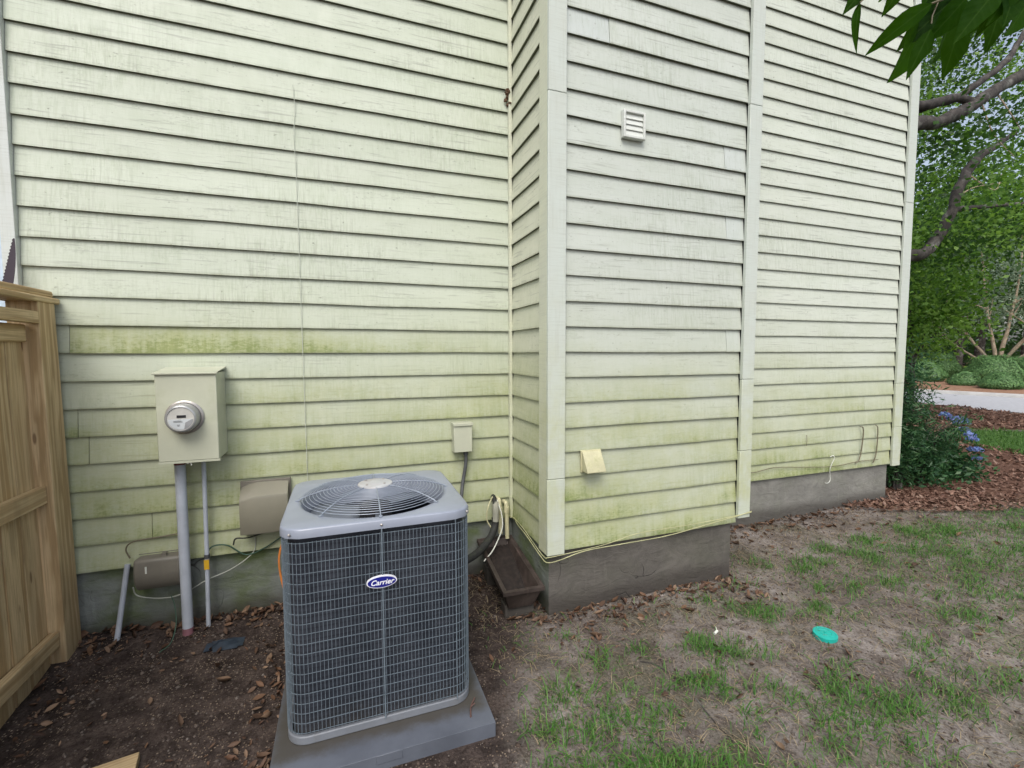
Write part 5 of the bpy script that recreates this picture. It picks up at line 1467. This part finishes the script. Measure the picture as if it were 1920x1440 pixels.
# --- clipped bushes
def bush(label, loc, rx, ry, h):
    o = thing('clipped_bush', label, 'bush', loc, 0, 'clipped bushes across the road')
    core = MB().lathe([(0.0, .05), (.6, .06), (.86, .28), (.88, .5), (.72, .76), (.42, .9), (0, .94)], 20)
    c = core.build('dark_core', MAT_DARK_IN if False else plain('bush_core', (0.012, 0.022, 0.010), 0.9), o, smooth=True)  # solid core; shade inside the bush is put into its dark colour
    c.scale = (rx * .84, ry * .84, h * .84)
    n = int(12000 * max(rx, .6) * max(h, .7))
    d = r3.normal(0, 1, (n, 3)); d[:, 2] = np.abs(d[:, 2]) * 0.95 - 0.12; d /= np.linalg.norm(d, axis=1)[:, None]
    lump = 1 + 0.07 * np.sin(d[:, 0] * 7 + loc[0]) * np.sin(d[:, 1] * 6 + loc[1]) + 0.05 * np.sin(d[:, 2] * 9)
    P = d * np.array([rx, ry, h]) * (r3.uniform(0.86, 1.03, n) * lump)[:, None]
    P[:, 2] = np.maximum(P[:, 2] * .78 + h * .22, 0.05)
    zz = P[:, 2] / h
    P[:, :2] *= np.clip(0.74 + 0.75 * zz, 0, 1)[:, None]                # tucked in towards the ground
    nrm = d / np.array([rx, ry, h]); nrm /= np.linalg.norm(nrm, axis=1)[:, None]
    nrm = nrm + r3.normal(0, 0.24, (n, 3)); nrm /= np.linalg.norm(nrm, axis=1)[:, None]
    t1 = np.cross(nrm, r3.normal(0, 1, (n, 3))); t1 /= np.linalg.norm(t1, axis=1)[:, None]
    t2 = np.cross(nrm, t1)
    L = 0.070 * r3.uniform(.6, 1.3, n)[:, None]
    V = np.stack([P - t1 * L * .5, P + t2 * L * .3, P + t1 * L * .5, P - t2 * L * .3], 1).reshape(-1, 3)
    Fc = (np.arange(n)[:, None, None] * 4 + np.array([[0, 1, 2], [0, 2, 3]])[None]).reshape(-1, 3)
    np_mesh('foliage', V, Fc, MAT_HEDGE, o)
    return o
bush('smallest clipped round bush at the front left of the group', (26.0, 12.40, 0.12), .58, .58, 0.72)
bush('low clipped round bush at the front right of the group', (25.5, 10.95, 0.12), .72, .72, 0.74)
bush('widest clipped mound in the middle behind the two front bushes', (29.4, 12.95, 0.2), 1.10, 1.20, 1.32)
bush('clipped bush nearest the house corner across the road', (27.4, 14.7, 0.15), .90, .90, 1.12)
bush('clipped bush farthest left behind the nearest left bush', (31.0, 16.0, 0.25), 1.0, 1.0, 1.45)
bush('clipped bush at the back right behind the widest mound', (31.5, 12.9, 0.25), 1.0, 1.05, 1.25)
# tan wall in the far right
tag(MB().box(40.0, 40.5, 4.0, 14.4, 0, 2.5).build('garden_wall', plain('tan_render', (0.30, 0.24, 0.17), 0.9, 0, .2, 2)), 'plain tan wall far behind the clipped bushes at the right', 'wall')

# --- leafy shrub with blue flowers at the house corner
sh = thing('corner_shrub', 'dark narrow leaved shrub with arching stems at the far house corner', 'shrub', (6.40, 3.72, 0))
C = []
rgs = np.random.default_rng(5)
for k in range(26):
    a = rgs.uniform(0, 6.283); rr_ = rgs.uniform(.08, .34); h = rgs.uniform(.4, 1.75)
    tip = Vector((rr_ * math.cos(a), rr_ * math.sin(a) * .8, h))
    pts_ = [(0.1 * math.cos(a), 0.1 * math.sin(a), 0), (tip.x * .45, tip.y * .45, h * .6), (tip.x, tip.y, h)]
    limb('stem', pts_, 0.012, 0.004, MAT_BARK, sh, 4, 5, .1)
    for t_ in (.45, .65, .85, 1.0):
        C.append((tip.x * t_ ** 1.2, tip.y * t_ ** 1.2, h * t_))
leafcloud('foliage', C, 100, (.11, .11, .10), 0.075, MAT_SHRUB, sh, rgs, 0.2, 0.1, 0.20)
sh2 = thing('hydrangea', 'low spreading shrub with blue flower heads in the mulch bed', 'shrub', (7.35, 3.95, 0))
C = [(rgs.uniform(-.65, .45), rgs.uniform(-.45, .4), rgs.uniform(.10, .50)) for _ in range(46)]
leafcloud('foliage', C, 110, (.10, .10, .08), 0.070, MAT_SHRUB, sh2, rgs, 0.3, 0.1, 0.5)
for k in range(9):
    limb('stem', [(0, 0, 0), (rgs.uniform(-.4, .5), rgs.uniform(-.4, .3), .4), (rgs.uniform(-.6, .7), rgs.uniform(-.5, .4), .7)], 0.008, 0.004, MAT_BARK, sh2, 3, 5)
for k, (x, y, z) in enumerate([(-.10, -.45, .74), (.14, -.40, .72), (.33, -.36, .68), (.48, -.30, .64), (.05, -.50, .60), (.24, -.48, .52), (.46, -.40, .44), (.36, -.46, .32), (.50, -.44, .30), (.44, -.46, .20), (-.28, -.46, .80), (.75, -.1, .60)]):
    d = rgs.normal(0, 1, (70, 3)); d /= np.linalg.norm(d, axis=1)[:, None]; d[:, 2] = np.abs(d[:, 2]) * .7
    leafcloud('flower_head', d * 0.055 + np.array([x - .12, y, z + .13]), 1, 0.0, 0.034, MAT_HYDRANGEA, sh2, rgs, 0, 0, .9)
# spiky side shoots
sp_ = thing('low_shrub', 'thin leaved arching shoots over the mulch beside the blue flowers', 'shrub', (6.75, 3.62, 0))
C = []
for k in range(16):
    a = rgs.uniform(-2.2, .8); L = rgs.uniform(.3, .6)
    e = Vector((L * math.cos(a), L * math.sin(a) * .6, rgs.uniform(.4, 1.0)))
    limb('stem', [(0, 0, 0), (e.x * .4, e.y * .4, e.z * .75), (e.x, e.y, e.z)], 0.007, 0.003, MAT_BARK, sp_, 4, 5)
    for t_ in np.linspace(.3, 1, 7): C.append((e.x * t_, e.y * t_, e.z * (1.5 * t_ - .5 * t_ * t_)))
leafcloud('foliage', C, 16, (.05, .05, .05), 0.085, MAT_SHRUB, sp_, rgs, 0.1, 0, 0.16)

# ================================================================== FOREGROUND BRANCH, UPPER RIGHT
br = thing('overhanging_branch', 'dark green glossy leaves hanging close into the upper right corner', 'branch', (1.2, 0.6, 2.5))
BO = Vector((1.2, 0.6, 2.5))
def leaf_mesh(L, W, fold, curve):
    n = 8; vs = []; fs = []
    for i in range(n + 1):
        t_ = i / n
        w = W / 2 * (math.sin(math.pi * t_ ** 0.80) ** 0.85) * (1 - 0.25 * t_) if 0 < t_ < 1 else 0.0006
        x = L * t_; z = -curve * L * t_ * t_
        wv = 0.03 * W * math.sin(t_ * 14)
        vs += [(x, w, z + fold * w + wv), (x, 0, z), (x, -w, z + fold * w - wv)]
    for i in range(n):
        a, b = 3 * i, 3 * i + 3
        fs += [(a, a + 1, b + 1, b), (a + 1, a + 2, b + 2, b + 1)]
    return vs, fs
_D = 0.86
def view_pt(px, py, dist):
    """a point in front of the lens position, used once to lay out where the real branch hangs"""
    d = _r * ((px - 960) / 960) + _u * (-(py - 720) / 960) + _f * 0.90151
    return Vector((0, 0, CAM_H)) + d * (dist / 0.90151)
# stem pixel, tip pixel, distance, width ratio
LEAVES = [((1748, 6), (1625, 93), .86, .36, 12), ((1735, 12), (1700, 138), .92, .50, -25), ((1745, 55), (1702, 142), .84, .34, 30), ((1800, -12), (1690, 82), .90, .42, 20), ((1812, -5), (1745, 75), .86, .5, -10),
          ((1800, 45), (1772, 146), .90, .55, 10), ((1862, -10), (1800, 62), .84, .46, 25), ((1850, 10), (1812, 70), .95, .5, -30), ((1890, -30), (1838, 66), .88, .5, 0), ((1690, -60), (1650, 8), .9, .5, 0), ((1640, -40), (1590, 8), .95, .42, 20),
          ((1612, 5), (1594, 84), .95, .16, 65), ((1905, -30), (1890, 40), .9, .45, 10), ((1940, -20), (1902, 60), 1.0, .45, -20), ((1770, -50), (1740, 45), .93, .5, 15), ((1850, 30), (1828, 92), 1.0, .5, -15), ((1925, -60), (1868, 30), .88, .46, 10), ((1880, 0), (1858, 84), .95, .44, 25), ((1790, 10), (1765, 112), .96, .46, -35), ((1700, -40), (1655, 30), 1.0, .45, 10)]
for (a, b, dist, wr, tw_) in LEAVES:
    p0 = view_pt(*a, dist); p1 = view_pt(*b, dist * random.uniform(.94, 1.06))
    ax = p1 - p0; L = ax.length
    vs, fs = leaf_mesh(L, L * wr, random.uniform(.2, .55), random.uniform(.04, .22))
    o = mesh_obj('leaf', vs, fs, MAT_LEAF, br, True)
    xa = ax.normalized()
    side = xa.cross(-_f).normalized()
    nz_ = xa.cross(side)
    if nz_.dot(_f) > 0: nz_ = -nz_; side = -side
    Rm = Matrix((xa, side, xa.cross(side))).transposed().to_4x4()
    Rm = Matrix.Rotation(R(tw_), 4, xa) @ Rm
    o.matrix_local = Matrix.Translation(p0 - BO) @ Rm
stem = [view_pt(1990, -75, .9), view_pt(1900, -45, .9), view_pt(1820, -20, .9), view_pt(1760, 2, .89), view_pt(1735, 12, .9)]
MB().tube([q - BO for q in smooth_path(stem, 4)], 0.0022, 6).build('twig', plain('green_twig', (0.10, 0.085, 0.04), 0.6), br, smooth=True)
for s_ in ([(1820, -20), (1805, 20), (1800, 45)], [(1760, 2), (1748, 30), (1745, 56)], [(1862, -34), (1856, 0), (1850, 30)], [(1760, -60), (1690, -60), (1612, 5)]):
    MB().tube([view_pt(x, y_, .9) - BO for x, y_ in s_], 0.0014, 5).build('twig', bpy.data.materials['green_twig'], br, smooth=True)
